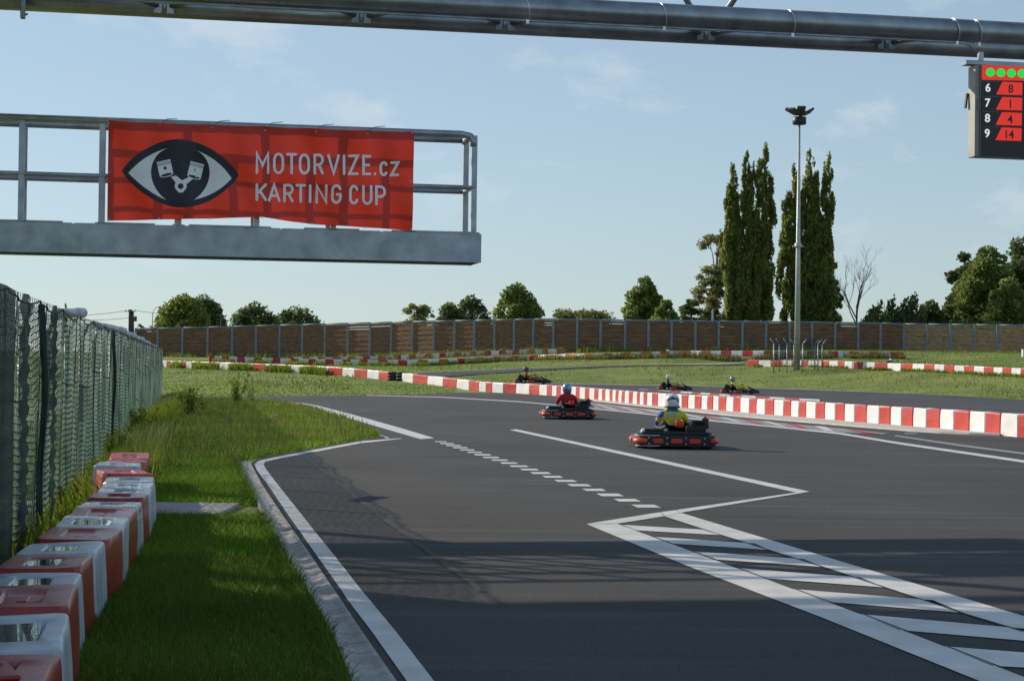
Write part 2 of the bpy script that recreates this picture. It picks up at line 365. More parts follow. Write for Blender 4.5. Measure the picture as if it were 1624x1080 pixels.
chain('white_line', [(435, 639), (470, 642), (487, 645), (544, 661), (615, 682), (667, 697)], [(435, 637), (480, 639.5), (504, 643.5), (558, 657.5), (629, 677.5), (689, 695.5)])
# dashes
pA, pB = G(1024.5, 804), G(690, 698.2)
nd = 20; dirv = (pB-pA)/nd
wv = (G(1045.7, 806.9)-G(1004.7, 806.9))*.5; lv = (G(993.5, 801.5)-G(1004.7, 806.9))*.5
for i in range(nd):
    c = pA+dirv*i; k = .92+random.uniform(-.05, .05)
    if i == nd-1: k = .8
    polyflat('dash', [((c+a*wv*k+b*lv*k).x, (c+a*wv*k+b*lv*k).y) for a, b in ((-1, -1), (1, -1), (1, 1), (-1, 1))], Z1, M['paint'], track)
# zig-zag arrow and chevron box
line('white_line', [(819, 681.3), (1284, 780.7)], [(808, 682.3), (1262, 782)])
line('white_line', [(1262.6, 782.2), (1071, 810.3)], [(1283.4, 781), (1079.5, 814.4)])
line('white_line', [(1048, 813.5), (1070.5, 810.5)], [(1054, 820), (1079, 814.6)])
line('white_line', [(930, 832.2), (1047.3, 813.6)], [(979, 831.8), (1053.2, 820.2)])
line('white_line', [(930.5, 832.7), (1091.7, 900), (1301, 980.6), (1546.5, 1080), (1750, 1165)], [(979.5, 832.3), (1167.5, 902.6), (1363.7, 976), (1624, 1076.5), (1850, 1165)])
chain('white_line', [(1054.5, 820.3), (1149.7, 851.3), (1308, 901), (1531, 975), (1624, 1003), (1760, 1048)], [(1080.6, 814.8), (1172, 842.7), (1330, 891), (1560, 960), (1660, 990.6), (1800, 1033)])
for q in [[(984.5, 833.7), (1118, 841.5), (1148, 850.5), (1006, 842.4)], [(1036, 852.9), (1196, 863.4), (1221, 874), (1067, 863.8)], [(1098, 876), (1274, 888.3), (1306, 901), (1134, 889.2)],
          [(1170, 902.8), (1363, 917.3), (1404, 933.8), (1212, 919)], [(1257, 936.2), (1479, 953.9), (1528, 974.2), (1310, 956.5)], [(1365, 976.3), (1624, 999.3), (1686, 1024), (1426, 1001.6)],
          [(1498, 1027.6), (1700, 1043.5), (1760, 1069), (1573, 1058.6)]]:
    polyflat('chevron_bar', PX(q), Z1, M['paint'], track)
for A, B in [([(981.5, 832.5), (1168.5, 902), (1365, 975.4), (1625, 1076)], [(983.5, 832.5), (1171.5, 902), (1369, 975.4), (1630, 1076)]),
             ([(1052.5, 821.3), (1148, 852), (1306, 902), (1529, 976), (1622, 1004.5)], [(1054, 820.8), (1149.5, 851.6), (1307.8, 901.3), (1530.8, 975.2), (1624, 1003.3)])]:
    chain('joint_line', A, B, M['strip'])
for A_1, B_1, w_1 in [((1086, 814.3), (1700, 815.5), .02), ((442, 737.5), (760, 739.5), .018), ((520, 749), (800, 751.5), .015), ((455, 768), (640, 769), .015), ((560, 788), (1000, 797), .02), ((520, 800), (880, 802), .02), ((500, 821), (900, 818), .03), ((1280, 782.6), (1300, 783.6), .02),
        ((760, 757), (1010, 762), .02), ((1240, 690), (1300, 700), .02), ((960, 745), (1150, 742), .02)]:
    a_, b_2 = G(*A_1), G(*B_1); n__ = 14
    for k in range(n__):
        if random.random() < .35: continue
        p_, q_ = a_.lerp(b_2, k/n__), a_.lerp(b_2, (k+random.uniform(.5, .95))/n__); h_ = w_1*random.uniform(.4, 1)
        polyflat('scuff_mark', [(p_.x, p_.y-h_/2), (q_.x, q_.y-h_/3), (q_.x, q_.y+h_/3), (p_.x, p_.y+h_/2)], Z1-.002, M['scuff'], track)
for A_1, B_1, w_1 in [((480, 724), (602, 822), .05), ((602, 822), (760, 940), .05)]:
    a_, b_2 = G(*A_1), G(*B_1); polyflat('dark_joint', [(a_.x, a_.y), (b_2.x, b_2.y), (b_2.x+w_1, b_2.y), (a_.x+w_1, a_.y)], Z1-.001, M['seam'], track)
# outer edge line
UP = [(582, 626.9), (700, 629.6), (820, 636.4), (884, 642.2), (944, 648), (1045, 658), (1160, 669.8), (1224, 675.6), (1332, 686.5), (1426, 702), (1624, 730.6), (1700, 742)]
LO = [(582, 627.6), (700, 630.6), (820, 637.6), (884, 643.5), (944, 649.5), (1045, 659.8), (1160, 671.8), (1224, 677.8), (1332, 689.4), (1426, 705.3), (1624, 734.6), (1700, 746.2)]
chain('white_line', UP, LO)
chain('worn_line', [(1421, 690.6), (1520, 705), (1640, 720.6)], [(1418, 692.2), (1520, 708), (1640, 723.6)], M['paint_old'])
chain('worn_line', [(1436, 687), (1454, 687.4)], [(1434, 688.6), (1454, 688.6)], M['paint_old'])
# flat kerb with red bars on pale paint
ku = [(938.5, 641.2), (1043, 652.5), (1088, 656.5), (1160, 663.2), (1224, 669.6), (1337, 680), (1409, 687.8)]
kl = [(944, 647.6), (1045, 657.6), (1088, 661.8), (1160, 669.3), (1224, 675.1), (1326, 685.6), (1398, 689.2)]
chain('kerb', ku, kl, M['paint_old'], Z1)
chain('white_line', [(934, 638.8), (990, 645.2), (1043, 651), (1088, 655)], [(934, 640), (990, 646.2), (1043, 652.2), (1088, 656.3)])
ku_w = resample([G(*p) for p in ku], 200); kl_w = resample([G(*p) for p in kl], 200)
nb = 15
for i in range(nb):
    a0 = int(199*(i+.05)/nb); a1 = int(199*(i+.42)/nb); sh = 8
    q = [ku_w[max(0, a0-sh)], ku_w[max(1, a1-sh)], kl_w[min(199, a1+sh)], kl_w[min(198, a0+sh)]]
    polyflat('kerb_bar', [(v.x, v.y) for v in q], Z1+.005, M['paint_red'] if i % 2 == 0 else M['paint'], track)
# pale concrete footing strip along the wall
FU = [(px, p) for px, p in WPT if 940 <= px <= 1586]
fu = [(p.x, p.y-.02) for px, p in FU]; fpx = [(940, 636.5), (1045, 648), (1160, 660.3), (1224, 666), (1372, 678.7), (1470, 686.6), (1575, 691.6)]
fxs = [q[0] for q in fpx]; fys = [q[1] for q in fpx]
lo = [Gx(px, float(np.interp(px, fxs, fys))) for px, p in FU]
bm = bmesh.new(); a = [bm.verts.new((*p, .05)) for p in fu]; b = [bm.verts.new((*p, .05)) for p in lo]; c = [bm.verts.new((*p, 0)) for p in lo]
for i in range(len(a)-1):
    bm.faces.new((a[i], a[i+1], b[i+1], b[i])); bm.faces.new((b[i], b[i+1], c[i+1], c[i]))
bmesh.ops.recalc_face_normals(bm, faces=bm.faces)
o = obj('wall_footing', bm, mat('pale_footing', (.52, .50, .46), .8, var=.12, scale=3)); tag(o, kind='structure')
# grey edge beside the grass tongue
chain('dark_joint', [(608, 692.8), (560, 700.5), (467, 717), (405, 730)], [(612, 693.4), (563, 702.2), (470, 719), (410, 731.5)], M['strip'], .012)
chain('edge_stone', [(604, 690.2), (618, 695.2)], [(601, 690.8), (613, 695.8)], M['paint'], .012)

# drain channel stones
dl = resample([G(*p) for p in [(375, 734), (408, 802), (440, 863), (473, 920), (500, 967), (527, 1017), (553, 1080), (572, 1130)]], 61)
dr = resample([G(*p) for p in [(396, 734), (415, 770), (450, 823), (487, 877), (527, 937), (573, 1007), (623, 1080), (665, 1140)]], 61)
drain = empty('drain_channel', dl[30]); tag(drain, kind='structure')
O30 = dl[30]
prof = [(0, .045), (.06, .046), (.12, .034), (.3, .012), (.5, .007), (.7, .012), (.9, .026), (1, .027)]
for i in range(60):
    bm = bmesh.new(); rows = []
    for t in (.02, .98):
        a = dl[i].lerp(dl[i+1], t)-O30; b = dr[i].lerp(dr[i+1], t)-O30
        j = random.uniform(-.001, .001)
        rows.append([bm.verts.new(a.lerp(b, u)+Vector((0, 0, z+j))) for u, z in prof])
        rows.append([bm.verts.new(a.lerp(b, u)+Vector((0, 0, -.02))) for u, z in (prof[0], prof[-1])])
    for k in range(len(prof)-1): bm.faces.new((rows[0][k], rows[0][k+1], rows[2][k+1], rows[2][k]))
    bm.faces.new((rows[0][0], rows[2][0], rows[3][0], rows[1][0])); bm.faces.new((rows[0][-1], rows[1][1], rows[3][1], rows[2][-1]))
    bm.faces.new(rows[0][::-1]+[rows[1][0], rows[1][1]]); bm.faces.new(rows[2]+[rows[3][1], rows[3][0]])
    bmesh.ops.recalc_face_normals(bm, faces=bm.faces)
    obj('channel_stone', bm, M['concrete'], drain)
# paving strip through the grass
path = empty('path', G(300, 810)); tag(path, kind='structure')
po = G(300, 810)
for i in range(-6, 9):
    x0 = G(345, 803).x+.283*(i-2.2)
    bm = bmesh.new(); ya, yb = G(340, 821).y, G(340, 803.3).y
    if x0+.28 > G(409, 812).x: continue
    box(bm, (x0+.14-po.x, (ya+yb)/2-po.y, .02+random.uniform(-.002, .002)), (.276, yb-ya, .04), bev=.004)
    obj('paving_slab', bm, M['concrete2'], path)

# ---------------------------------------------------------------- back circuit
A = [D(px, py, d) for px, py, d in [(800, 607.5, 113), (873, 609.3, 117), (960, 611, 119), (1050, 612, 120), (1100, 612.7, 120), (1180, 615.5, 116), (1280, 619, 112), (1360, 621.8, 108), (1428, 624.3, 104), (1577, 631.7, 94), (1640, 636, 89)]]
B = [Vector((p.x+1.6, p.y+2.0, 0)) for px, p in reversed(WPT) if 797 <= px]
A.append(Vector((A[-1].x+12, A[-1].y-20, 0))); B.append(Vector((B[-1].x+8, B[-1].y-10, 0)))
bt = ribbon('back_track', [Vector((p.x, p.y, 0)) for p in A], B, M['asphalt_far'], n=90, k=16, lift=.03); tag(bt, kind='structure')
# white edge of back track
A2 = [Vector((p.x, p.y, 0)) for p in A]
ribbon('edge_line', [p+Vector((0, .25, 0)) for p in A2], [p+Vector((0, -.1, 0)) for p in A2], mat('edge_concrete', (.4, .39, .36), .8, var=.15), n=90, k=1, lift=.045, parent=bt)
bp_ = [G(1300, 635.6), G(1280, 634.8), G(1237, 632.2), G(1163.6, 628), G(1094.5, 623), G(1020, 619.1), G(985.8, 617.3), G(942.5, 614.8)]
bq_ = [G(1300, 637.2), G(1280, 636.4), G(1237, 633.8), G(1163.6, 629.6), G(1094.5, 624.8), G(1020, 620.9), G(985.8, 619), G(942.5, 616.5)]
rs, rq = resample(bp_, 21), resample(bq_, 21)
for i in range(20):
    q = [rs[i], rs[i+1], rq[i+1], rq[i]]
    bm = bmesh.new(); vv = [bm.verts.new((v.x, v.y, .07)) for v in q]; v2 = [bm.verts.new((v.x, v.y, .0)) for v in q]
    bm.faces.new(vv)
    for k in range(4): bm.faces.new((vv[k], v2[k], v2[(k+1) % 4], vv[(k+1) % 4]))
    bmesh.ops.recalc_face_normals(bm, faces=bm.faces)
    obj('kerb_block', bm, M['paint_red'] if i % 2 else M['paint'], bt)
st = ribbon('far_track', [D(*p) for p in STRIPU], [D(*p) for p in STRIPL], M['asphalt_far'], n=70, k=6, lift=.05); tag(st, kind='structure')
U = [D(*p) for p in STRIPU]
ribbon('edge_line', U, [p-Vector((0, .8, 0)) for p in U], mat('edge_concrete2', (.5, .5, .48), .8, var=.1), n=70, k=1, lift=.065, parent=st)
U = [D(*p) for p in STRIPL]

# ---------------------------------------------------------------- plastic barrier blocks
BW, BH = .40, .52
def block_mesh(name, L, m, H=BH, Wd=BW, detail=False, seed=0, rw=.58):
    """hollow road barrier: shaped shell with a recessed lid and moulded ends, origin at base centre, long axis X"""
    bm = bmesh.new(); r_ = random.Random(seed)
    hx, hy = L/2-.004, Wd/2
    prof = [(0, 1.0), (.04, 1.015), (H*.45, 1.0), (H-.05, .97), (H-.012, .95), (H, .90)] if detail else [(0, 1.0), (H*.5, 1.0), (H-.03, .97), (H, .90)]
    def ring(z, k, kx=None):
        kx = kx if kx else 1-(1-k)*.35
        c = .03
        pts = []
        a, b = hx*kx, hy*k
        for sx, sy in ((1, 1), (-1, 1), (-1, -1), (1, -1)):
            p1 = (sx*a, sy*(b-c)); p2 = (sx*(a-c), sy*b)
            pts += [p1, p2] if sx*sy > 0 else [p2, p1]
        return [bm.verts.new((x, y, z)) for x, y in pts]
    rings = [ring(z, k) for z, k in prof]
    ra, rb = min(.55, .55), .52
    def ring2(z, a, b):
        c = .025; pts = []
        for sx, sy in ((1, 1), (-1, 1), (-1, -1), (1, -1)):
            p1 = (sx*a, sy*(b-c)); p2 = (sx*(a-c), sy*b)
            pts += [p1, p2] if sx*sy > 0 else [p2, p1]
        return [bm.verts.new((x, y, z)) for x, y in pts]
    rings += [ring2(H+.001, hx*.60, hy*rw), ring2(H-.016, hx*.52, hy*rw*.87)]
    for a, b in zip(rings, rings[1:]):
        for k in range(8): bm.faces.new((a[k], a[(k+1) % 8], b[(k+1) % 8], b[k]))
    bm.faces.new(rings[-1])
    if detail:
        bmesh.ops.subdivide_edges(bm, edges=[e for e in bm.edges if e.calc_length() > .2], cuts=2, use_grid_fill=True)
        for v in bm.verts:
            q = mnoise.noise_vector(Vector((v.co.x*3+seed*7.3, v.co.y*3, v.co.z*3)))
            v.co += q*.009
    else:
        for v in bm.verts:
            if v.co.z > .05: v.co += Vector((0, r_.uniform(-.006, .006), r_.uniform(-.006, .006)))
    bmesh.ops.recalc_face_normals(bm, faces=bm.faces)
    me = bpy.data.meshes.new(name); bm.to_mesh(me); bm.free(); me.materials.append(m)
    if detail: me.shade_smooth(); me.set_sharp_from_angle(angle=R(38))
    return me
ORD = ['first', 'second', 'third', 'fourth', 'fifth', 'sixth', 'seventh', 'eighth', 'ninth', 'tenth', 'eleventh', 'twelfth', 'thirteenth', 'fourteenth', 'fifteenth', 'sixteenth', 'seventeenth', 'eighteenth', 'nineteenth', 'twentieth',
       'twenty-first', 'twenty-second', 'twenty-third', 'twenty-fourth', 'twenty-fifth', 'twenty-sixth', 'twenty-seventh', 'twenty-eighth', 'twenty-ninth', 'thirtieth', 'thirty-first', 'thirty-second', 'thirty-third', 'thirty-fourth', 'thirty-fifth']
def wallrun(P, segs, labeler, group, H=BH, mr='red', mw='white', Wd=BW):
    """P: list (px, world base point); segs: list (px0, px1, 'r'/'w')"""
    P = sorted(P, key=lambda t: t[0]); ax = [q[0] for q in P]
    def at(px): return Vector((float(np.interp(px, ax, [q[1].x for q in P])), float(np.interp(px, ax, [q[1].y for q in P])), float(np.interp(px, ax, [q[1].z for q in P]))))
    cnt = {'r': 0, 'w': 0}
    for i, (a, b, c) in enumerate(segs):
        pa, pb = at(a), at(b); L = (pb-pa).xy.length; mid = (pa+pb)/2
        ang = atan2(pb.y-pa.y, pb.x-pa.x); nrm = Vector((-sin(ang), cos(ang), 0))
        me = block_mesh('barrier_block', L, M[mr if c == 'r' else mw], H=H, Wd=Wd, seed=i+17)
        o = share('barrier_block', me, loc=mid+nrm*(Wd/2)-Vector((0, 0, .015)), rot=(0, -math.asin(max(-.3, min(.3, (pb.z-pa.z)/max(L, .1)))), ang))
        cnt[c] += 1
        tag(o, labeler(c, cnt[c], i, len(segs)), 'barrier block', group)
def alt(reds, x0=None, x1=None):
    out = []; prev = x0
    for a, b in reds:
        if prev is not None and a > prev+.3: out.append((prev, a, 'w'))
        out.append((a, b, 'r')); prev = b
    if x1: out.append((prev, x1, 'w'))
    return out
redsL = [(264, 269.5), (275, 281), (287, 294.5), (304, 316.5), (331, 348), (365, 383.4), (401, 420.4), (441, 461), (482, 501.9), (521, 542.5), (562, 582), (600.6, 619.5)]
segsL = alt(redsL, 257)
redsM = [(654.7, 677.6), (702.3, 723.9), (743.8, 758.9), (770.7, 780.3), (797.8, 818), (839.4, 854.9), (867.4, 875.1), (882.4, 889.5), (898.5, 905), (913, 919.2), (928, 934.6), (942.5, 948.8), (954.9, 959.8), (966.7, 971.4), (976.5, 980.9), (986, 990.7),
         (997, 1003.2), (1010.4, 1015), (1020.7, 1026.2), (1034, 1043), (1056.8, 1068.3), (1081, 1091.2), (1102, 1112), (1121.8, 1130.6), (1139.7, 1151.3), (1163, 1174.2), (1188.7, 1200), (1213, 1227.2), (1242.5, 1253.6), (1266.6, 1277.7), (1293.7, 1307.7),
         (1324.2, 1339), (1355, 1373.8), (1394, 1411.7), (1429.7, 1447.4), (1469, 1490), (1512.7, 1536.8), (1562.2, 1586), (1613.9, 1638)]
segsM = alt(redsM, 637)
CN = {'r': 'red', 'w': 'white'}
def labL(c, n, i, N):
    k = sum(1 for s in segsL[i:] if s[2] == c)
    return f'{CN[c]} block of the long wall, {ORD[k-1]} {CN[c]} one left of the tyre stack'
def labM(c, n, i, N):
    if n <= 19: return f'{CN[c]} block of the long wall, {ORD[n-1]} {CN[c]} one right of the tyre stack'
    k = sum(1 for s in segsM[i:] if s[2] == c)
    return f'{CN[c]} block of the long wall, {ORD[k-1]} {CN[c]} one from the right photo edge'
wallrun(WPT, segsL, labL, 'red and white blocks of the long track wall')
wallrun(WPT, segsM, labM, 'red and white blocks of the long track wall')
# tyre stack
tp = D(629, 604.6, 109.2)
ts = empty('tyre_stack', tp); tag(ts, 'small stack of black tyres plugging the gap in the long wall', 'tyre stack')
for dx in (-.28, .3):
    for k in range(3):
        bm = bmesh.new(); ring = []
        pts = [(dx+.21*cos(2*pi*j/16), -.02+.21*sin(2*pi*j/16), .1+.19*k) for j in range(16)]
        tube(bm, pts, .085, 8, closed=True); obj('tyre', bm, M['rubber'], ts, True)
redsB = [(331, 340), (352, 363), (376, 388), (402, 415), (432, 444), (460.5, 473.4), (489, 501), (515.6, 529), (543, 555.7), (570, 583), (600, 614.8), (631, 646), (663, 679), (696, 711), (726, 740), (754.7, 768), (781.8, 794.6), (809.4, 823.6), (839, 853),
         (867, 881.5), (897, 912), (927.6, 941.6), (957, 971.4), (986.6, 1000.8), (1016, 1031), (1047, 1062), (1078, 1094), (1112.4, 1126.5), (1144, 1160), (1178, 1194), (1212, 1228), (1247, 1262), (1280, 1296), (1314, 1329.4), (1346.7, 1362), (1379.6, 1394.4), (1411.8, 1432)]
segsB = alt(redsB)
def labB(c, n, i, N):
    if n <= 19: return f'{CN[c]} block in the middle bank row, {ORD[n-1]} {CN[c]} one from its left end'
    k = sum(1 for s in segsB[i:] if s[2] == c); return f'{CN[c]} block in the middle bank row, {ORD[k-1]} {CN[c]} one from its right end'
wallrun(ROWS['B'], segsB, labB, 'low blocks on the grass bank')
redsC = [(576, 587), (600, 610.6), (625, 636), (649, 660), (673.4, 683.7), (697, 707.6), (720.7, 731.8), (744.8, 755.7), (768, 779), (791.6, 802), (813.8, 824), (837.7, 847.5), (860, 869), (883, 895.6)]
redsC = [(456, 466), (480, 491), (504, 515), (528, 540), (552, 563)]+redsC
segsC = alt(redsC)
def labC(c, n, i, N):
    k = sum(1 for s in segsC[i:] if s[2] == c); return f'{CN[c]} block below the timber wall, {ORD[k-1]} {CN[c]} one from the right end'
wallrun(ROWS['C'], segsC, labC, 'blocks at the foot of the timber wall')
redsD = [(1185, 1203), (1222.4, 1240.6), (1256, 1265), (1271, 1281), (1303, 1314.5), (1328.7, 1339), (1353.7, 1368), (1387.6, 1407), (1429, 1446.7), (1465.8, 1481), (1497.6, 1513), (1529, 1544), (1560.7, 1575), (1590, 1603.5), (1619, 1634)]
segsD = alt(redsD)
def labD(c, n, i, N): return f'{CN[c]} block in the floodlight mast row, {ORD[n-1]} {CN[c]} one from its left end'
wallrun(ROWS['D'], segsD, labD, 'blocks in the row behind the floodlight mast')

# near left stack of blocks
NB = [  # back-right corner path distances: (Yfront, Yback, Xright_front, Xright_back, colour, water, label)
 (5.0, 5.82, -1.30, -1.44, 'r', 0, 'nearest red block with a raised plate in the bottom left corner'),
 (5.86, 6.66, -1.44, -1.60, 'w', 1, 'white block with a wide pool of water, next to the nearest red one'),
 (6.70, 7.40, -1.62, -1.765, 'r', 0, 'weathered red block with dark front lip, between two pale ones'),
 (7.43, 8.10, -1.775, -1.92, 'w', 1, 'white block with a small rectangular pool, third row up the pile'),
 (8.13, 8.72, -1.93, -2.0, 'r', 1, 'worn red block with a water filled hollow behind the white one'),
 (8.75, 9.42, -2.0, -2.10, 'w', 1, 'bluish white block with a slanted mirror-like pool'),
 (9.45, 10.06, -2.10, -2.17, 'r', 0, 'faded red block with a dark dry hollow, beside mown grass'),
 (10.09, 10.86, -2.17, -2.30, 'w', 1, 'white block with the widest shining pool, midway along the line'),
 (10.89, 11.6, -2.30, -2.41, 'r', 0, 'grey-pink faded block just past the widest shining pool'),
 (11.63, 12.25, -2.41, -2.49, 'w', 0, 'white block in the line where the sun begins, with brown hollow'),
 (12.28, 12.8, -2.49, -2.57, 'r', 0, 'thin looking red block squeezed between two white blocks'),
 (12.83, 13.45, -2.57, -2.67, 'w', 0, 'white block with tan hollow after the squeezed red block'),
 (13.48, 14.1, -2.68, -2.78, 'w', 0, 'white block with dark red hollow in the far half'),
 (14.13, 14.7, -2.80, -2.90, 'w', 0, 'last white block before the turned bright red one'),
 (14.75, 15.5, -2.97, -3.12, 'r', 0, 'bright red block turned askew near the far end of the line'),
 (15.55, 16.35, -3.20, -3.36, 'w', 0, 'clean white block set left of the line near its far end'),
 (16.6, 17.5, -3.36, -3.52, 'r', 0, 'bright red block, last but one at the far end'),
 (17.55, 18.5, -3.52, -3.7, 'r', 0, 'farthest bright red block of the line, beside sunlit grass')]
M['redw2'] = mat('sunlit_red_plastic', (.60, .05, .045), .42, var=.12, scale=3, c2=(.68, .12, .10))  # brighter copy of the weathered red, sunshine put into the colour
M['hollow'] = mat('dirty_hollow', (.06, .025, .022), .5, var=.5, scale=10, c2=(.16, .08, .06))
mw_, nt_, b_ = newmat('puddle_water'); b_.inputs['Base Color'].default_value = (.02, .025, .025, 1); b_.inputs['Roughness'].default_value = .03; b_.inputs['IOR'].default_value = 1.5
b_.inputs['Specular IOR Level'].default_value = 1.0; b_.inputs['Coat Weight'].default_value = 1; b_.inputs['Coat Roughness'].default_value = .02
_n = nt_.nodes.new('ShaderNodeTexNoise'); _n.inputs['Scale'].default_value = 14; _b = nt_.nodes.new('ShaderNodeBump'); _b.inputs['Strength'].default_value = .05; _b.inputs['Distance'].default_value = .01
nt_.links.new(_n.outputs['Fac'], _b.inputs['Height']); nt_.links.new(_b.outputs[0], b_.inputs['Normal'])
M['water'] = mw_
for i, (y0, y1, xa, xb, c, wt, lab) in enumerate(NB):
    y0, y1, xa, xb = [q*1.128 for q in (y0, y1, xa, xb)]
    pa, pb = Vector((xa, y0, 0)), Vector((xb, y1, 0)); ang = atan2(pb.y-pa.y, pb.x-pa.x); nrm = Vector((-sin(ang), cos(ang), 0))
    L = (pb-pa).length; ang += random.uniform(-.04, .04)+(.12 if i == 14 else 0)
    H = .38+random.uniform(-.010, .010)+(.02 if i == 2 else 0)+(.025 if i in (14, 15) else 0)
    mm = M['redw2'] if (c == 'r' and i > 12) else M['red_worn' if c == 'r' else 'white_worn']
    me = block_mesh('barrier_block', L, mm, H=H, Wd=.45, detail=True, seed=i+3, rw=.58 if i in (1, 7) else .42)
    o = share('barrier_block', me, loc=(pa+pb)/2+nrm*.225, rot=(random.uniform(-.03, .03), random.uniform(-.02, .02), ang))
    tag(o, lab, 'barrier block', 'red and white blocks lined up beside the mesh fence')
    hx, hy = (L/2)*.54, .225*(.58 if i in (1, 7) else .42)*.9
    bm = bmesh.new(); n = 20
    vs = [bm.verts.new((hx*(abs(cos(t))**.45)*(1 if cos(t) > 0 else -1), hy*(abs(sin(t))**.45)*(1 if sin(t) > 0 else -1), 0)) for t in [2*pi*k/n for k in range(n)]]
    bm.faces.new(vs)
    q = obj('pool' if wt else 'lid_hollow', bm, M['water'] if wt else M['hollow'], o); q.location = (0, 0, H-.007 if wt else H-.017)
    if not wt:
        bm = bmesh.new(); box(bm, (0, 0, H-.018), (hx*.8, hy*.6, .014), bev=.004, mi=0); obj('filler_cap', bm, mm, o)
    if i == 0:
        bm = bmesh.new(); box(bm, (-.02, .03, H+.012), (.34, .26, .02), Matrix.Rotation(.25, 3, 'Z'), bev=.008)
        pl = obj('raised_plate', bm, M['red_worn'], o)
        bm = bmesh.new()
        for k in range(9):
            x = -.13+.03*k
            tube(bm, [(x, .0+.02*sin(k*2), H+.022), (x+.012, .05+.02*cos(k*3), H+.024), (x+.02, .02, H+.022)], .0025, 4)
        for k in range(6): tube(bm, [(-.1+.035*k, -.05, H+.022), (-.085+.035*k, -.035, H+.023)], .002, 4)
        obj('embossed_marks', bm, M['hollow'], pl)

# ---------------------------------------------------------------- timber noise wall
nw = empty('timber_wall', FP[20][1]); tag(nw, 'long brown timber noise wall with grey steel posts behind the circuit', 'wall')
nwo = FP[20][1]
ftx = [q[0] for q in FTOP]; fty = [q[1] for q in FTOP]
tops = []
for (px, p), (_, _, d) in zip(FP, FENCE): tops.append(D(px, float(np.interp(px, ftx, fty)), d))
for i, (px, p) in enumerate(FP):
    bm = bmesh.new(); t = tops[i]; zb = p.z-.4
    box(bm, (p.x-nwo.x, p.y-nwo.y, (zb+t.z+.08)/2-nwo.z), (.30, .34, t.z+.08-zb), bev=.02)
    box(bm, (p.x-nwo.x, p.y-nwo.y-.19, t.z-1.9-nwo.z), (.22, .06, .3))
    obj('post', bm, M['wallsteel'], nw)
for i in range(len(FP)-1):
    a, b = FP[i][1], FP[i+1][1]; ta, tb = tops[i], tops[i+1]
    ang = atan2(b.y-a.y, b.x-a.x); L = (b-a).xy.length; bm = bmesh.new(); nb_ = 16
    ux = Vector((cos(ang), sin(ang), 0)); nn = Vector((sin(ang), -cos(ang), 0))
    zlo = min(a.z, b.z)-.5
    miss = random.random() < .35 or i in (9, 10, 18)
    for k in range(nb_):
        f0, f1 = (k-.04)/nb_, (k+1.0)/nb_
        if miss and k in ((nb_-2,) if random.random() < .6 else (nb_-3, nb_-2)): f1 = (k+.78)/nb_
        off = nn*(.03+(.04 if k % 2 else 0)+random.uniform(-.012, .012)); vs = []
        for (e, te, s) in ((a, ta, .14), (b, tb, -.14)):
            for f in (f0, f1):
                z = zlo+(te.z-.12-zlo)*f
                q = Vector((e.x, e.y, z))+ux*s-nwo
                vs.append((q+off, q+off-nn*.05))
        v = [bm.verts.new(x) for pr in vs for x in pr]   # 0 a0f,1 a0b,2 a1f,3 a1b,4 b0f,5 b0b,6 b1f,7 b1b
        for f in ((0, 4, 6, 2), (1, 3, 7, 5), (2, 6, 7, 3), (0, 1, 5, 4)): bm.faces.new([v[j] for j in f])
    bmesh.ops.recalc_face_normals(bm, faces=bm.faces)
    obj('board_panel', bm, M['wood2'] if i >= 34 else M['wood'], nw)
    bm = bmesh.new(); tube(bm, [Vector((ta.x, ta.y, ta.z))-nwo+ux*.15, Vector((tb.x, tb.y, tb.z))-nwo-ux*.15], .11, 6)
    obj('top_rail', bm, M['wallsteel'], nw)

# ---------------------------------------------------------------- gantry (local frame: s along, w away, z up)
ga = math.atan(.2); GO = Vector((0, 18.2, 0)); gu = Vector((cos(ga), sin(ga), 0)); gv = Vector((-sin(ga), cos(ga), 0))
def PL(px, py, wd=0.0):
    d = ray(px, py); o = CAM-GO; t = (wd-o.dot(gv))/d.dot(gv); p = o+d*t
    return p.dot(gu), p.z
walk = empty('walkway', GO, ga); tag(walk, 'galvanised steel walkway with railings cantilevered over the track, carrying the banner', 'walkway')
SL = -9.0
s_end, zb_ = PL(763, 416.7); _, zt_ = PL(763, 371.5)
DW = .56
bm = bmesh.new()
box(bm, ((SL+s_end)/2, .012, (zb_+zt_)/2), (s_end-SL, .024, zt_-zb_))
box(bm, ((SL+s_end)/2, DW, (zb_+zt_)/2), (s_end-SL, .024, zt_-zb_))
box(bm, (s_end-.012, DW/2, (zb_+zt_)/2), (.02, DW-.03, zt_-zb_-.004))
box(bm, ((SL+s_end)/2, .045, zb_+.01), (s_end-SL-.05, .04, .02)); box(bm, ((SL+s_end)/2, DW-.04, zb_+.01), (s_end-SL-.05, .04, .02))
for k in range(12): box(bm, (s_end-.5-.8*k, DW/2, zb_+.06), (.05, DW-.1, .08))
obj('fascia_beam', bm, M['galv'], walk)
for k in range(9):
    bm = bmesh.new(); x0 = s_end-.02-k*1.0; box(bm, (x0-.49, DW/2, zt_-.01), (.97, DW-.04, .035)); box(bm, (x0-.49, .03, zt_+.012), (.55 if k % 2 else .8, .02, .02))
    obj('deck_plate', bm, M['galv'], walk)
sr, zr = PL(752.5, 213); _, zm = PL(752.5, 297.5); 
def railpath(w_, z, r_):
    pts = [(SL, w_, z)]
    return pts
bm = bmesh.new(); rr = .036
pts = [(SL, .05, zr), (sr-.12, .05, zr), (sr-.04, .05, zr-.015), (sr, .05, zr-.07), (sr, .05, zr-.12)]
tube(bm, pts, rr, 10); obj('top_rail', bm, M['galv'], walk)
bm = bmesh.new(); tube(bm, [(SL, DW-.05, zr), (sr-.02, DW-.05, zr)], rr, 10); obj('top_rail', bm, M['galv'], walk)
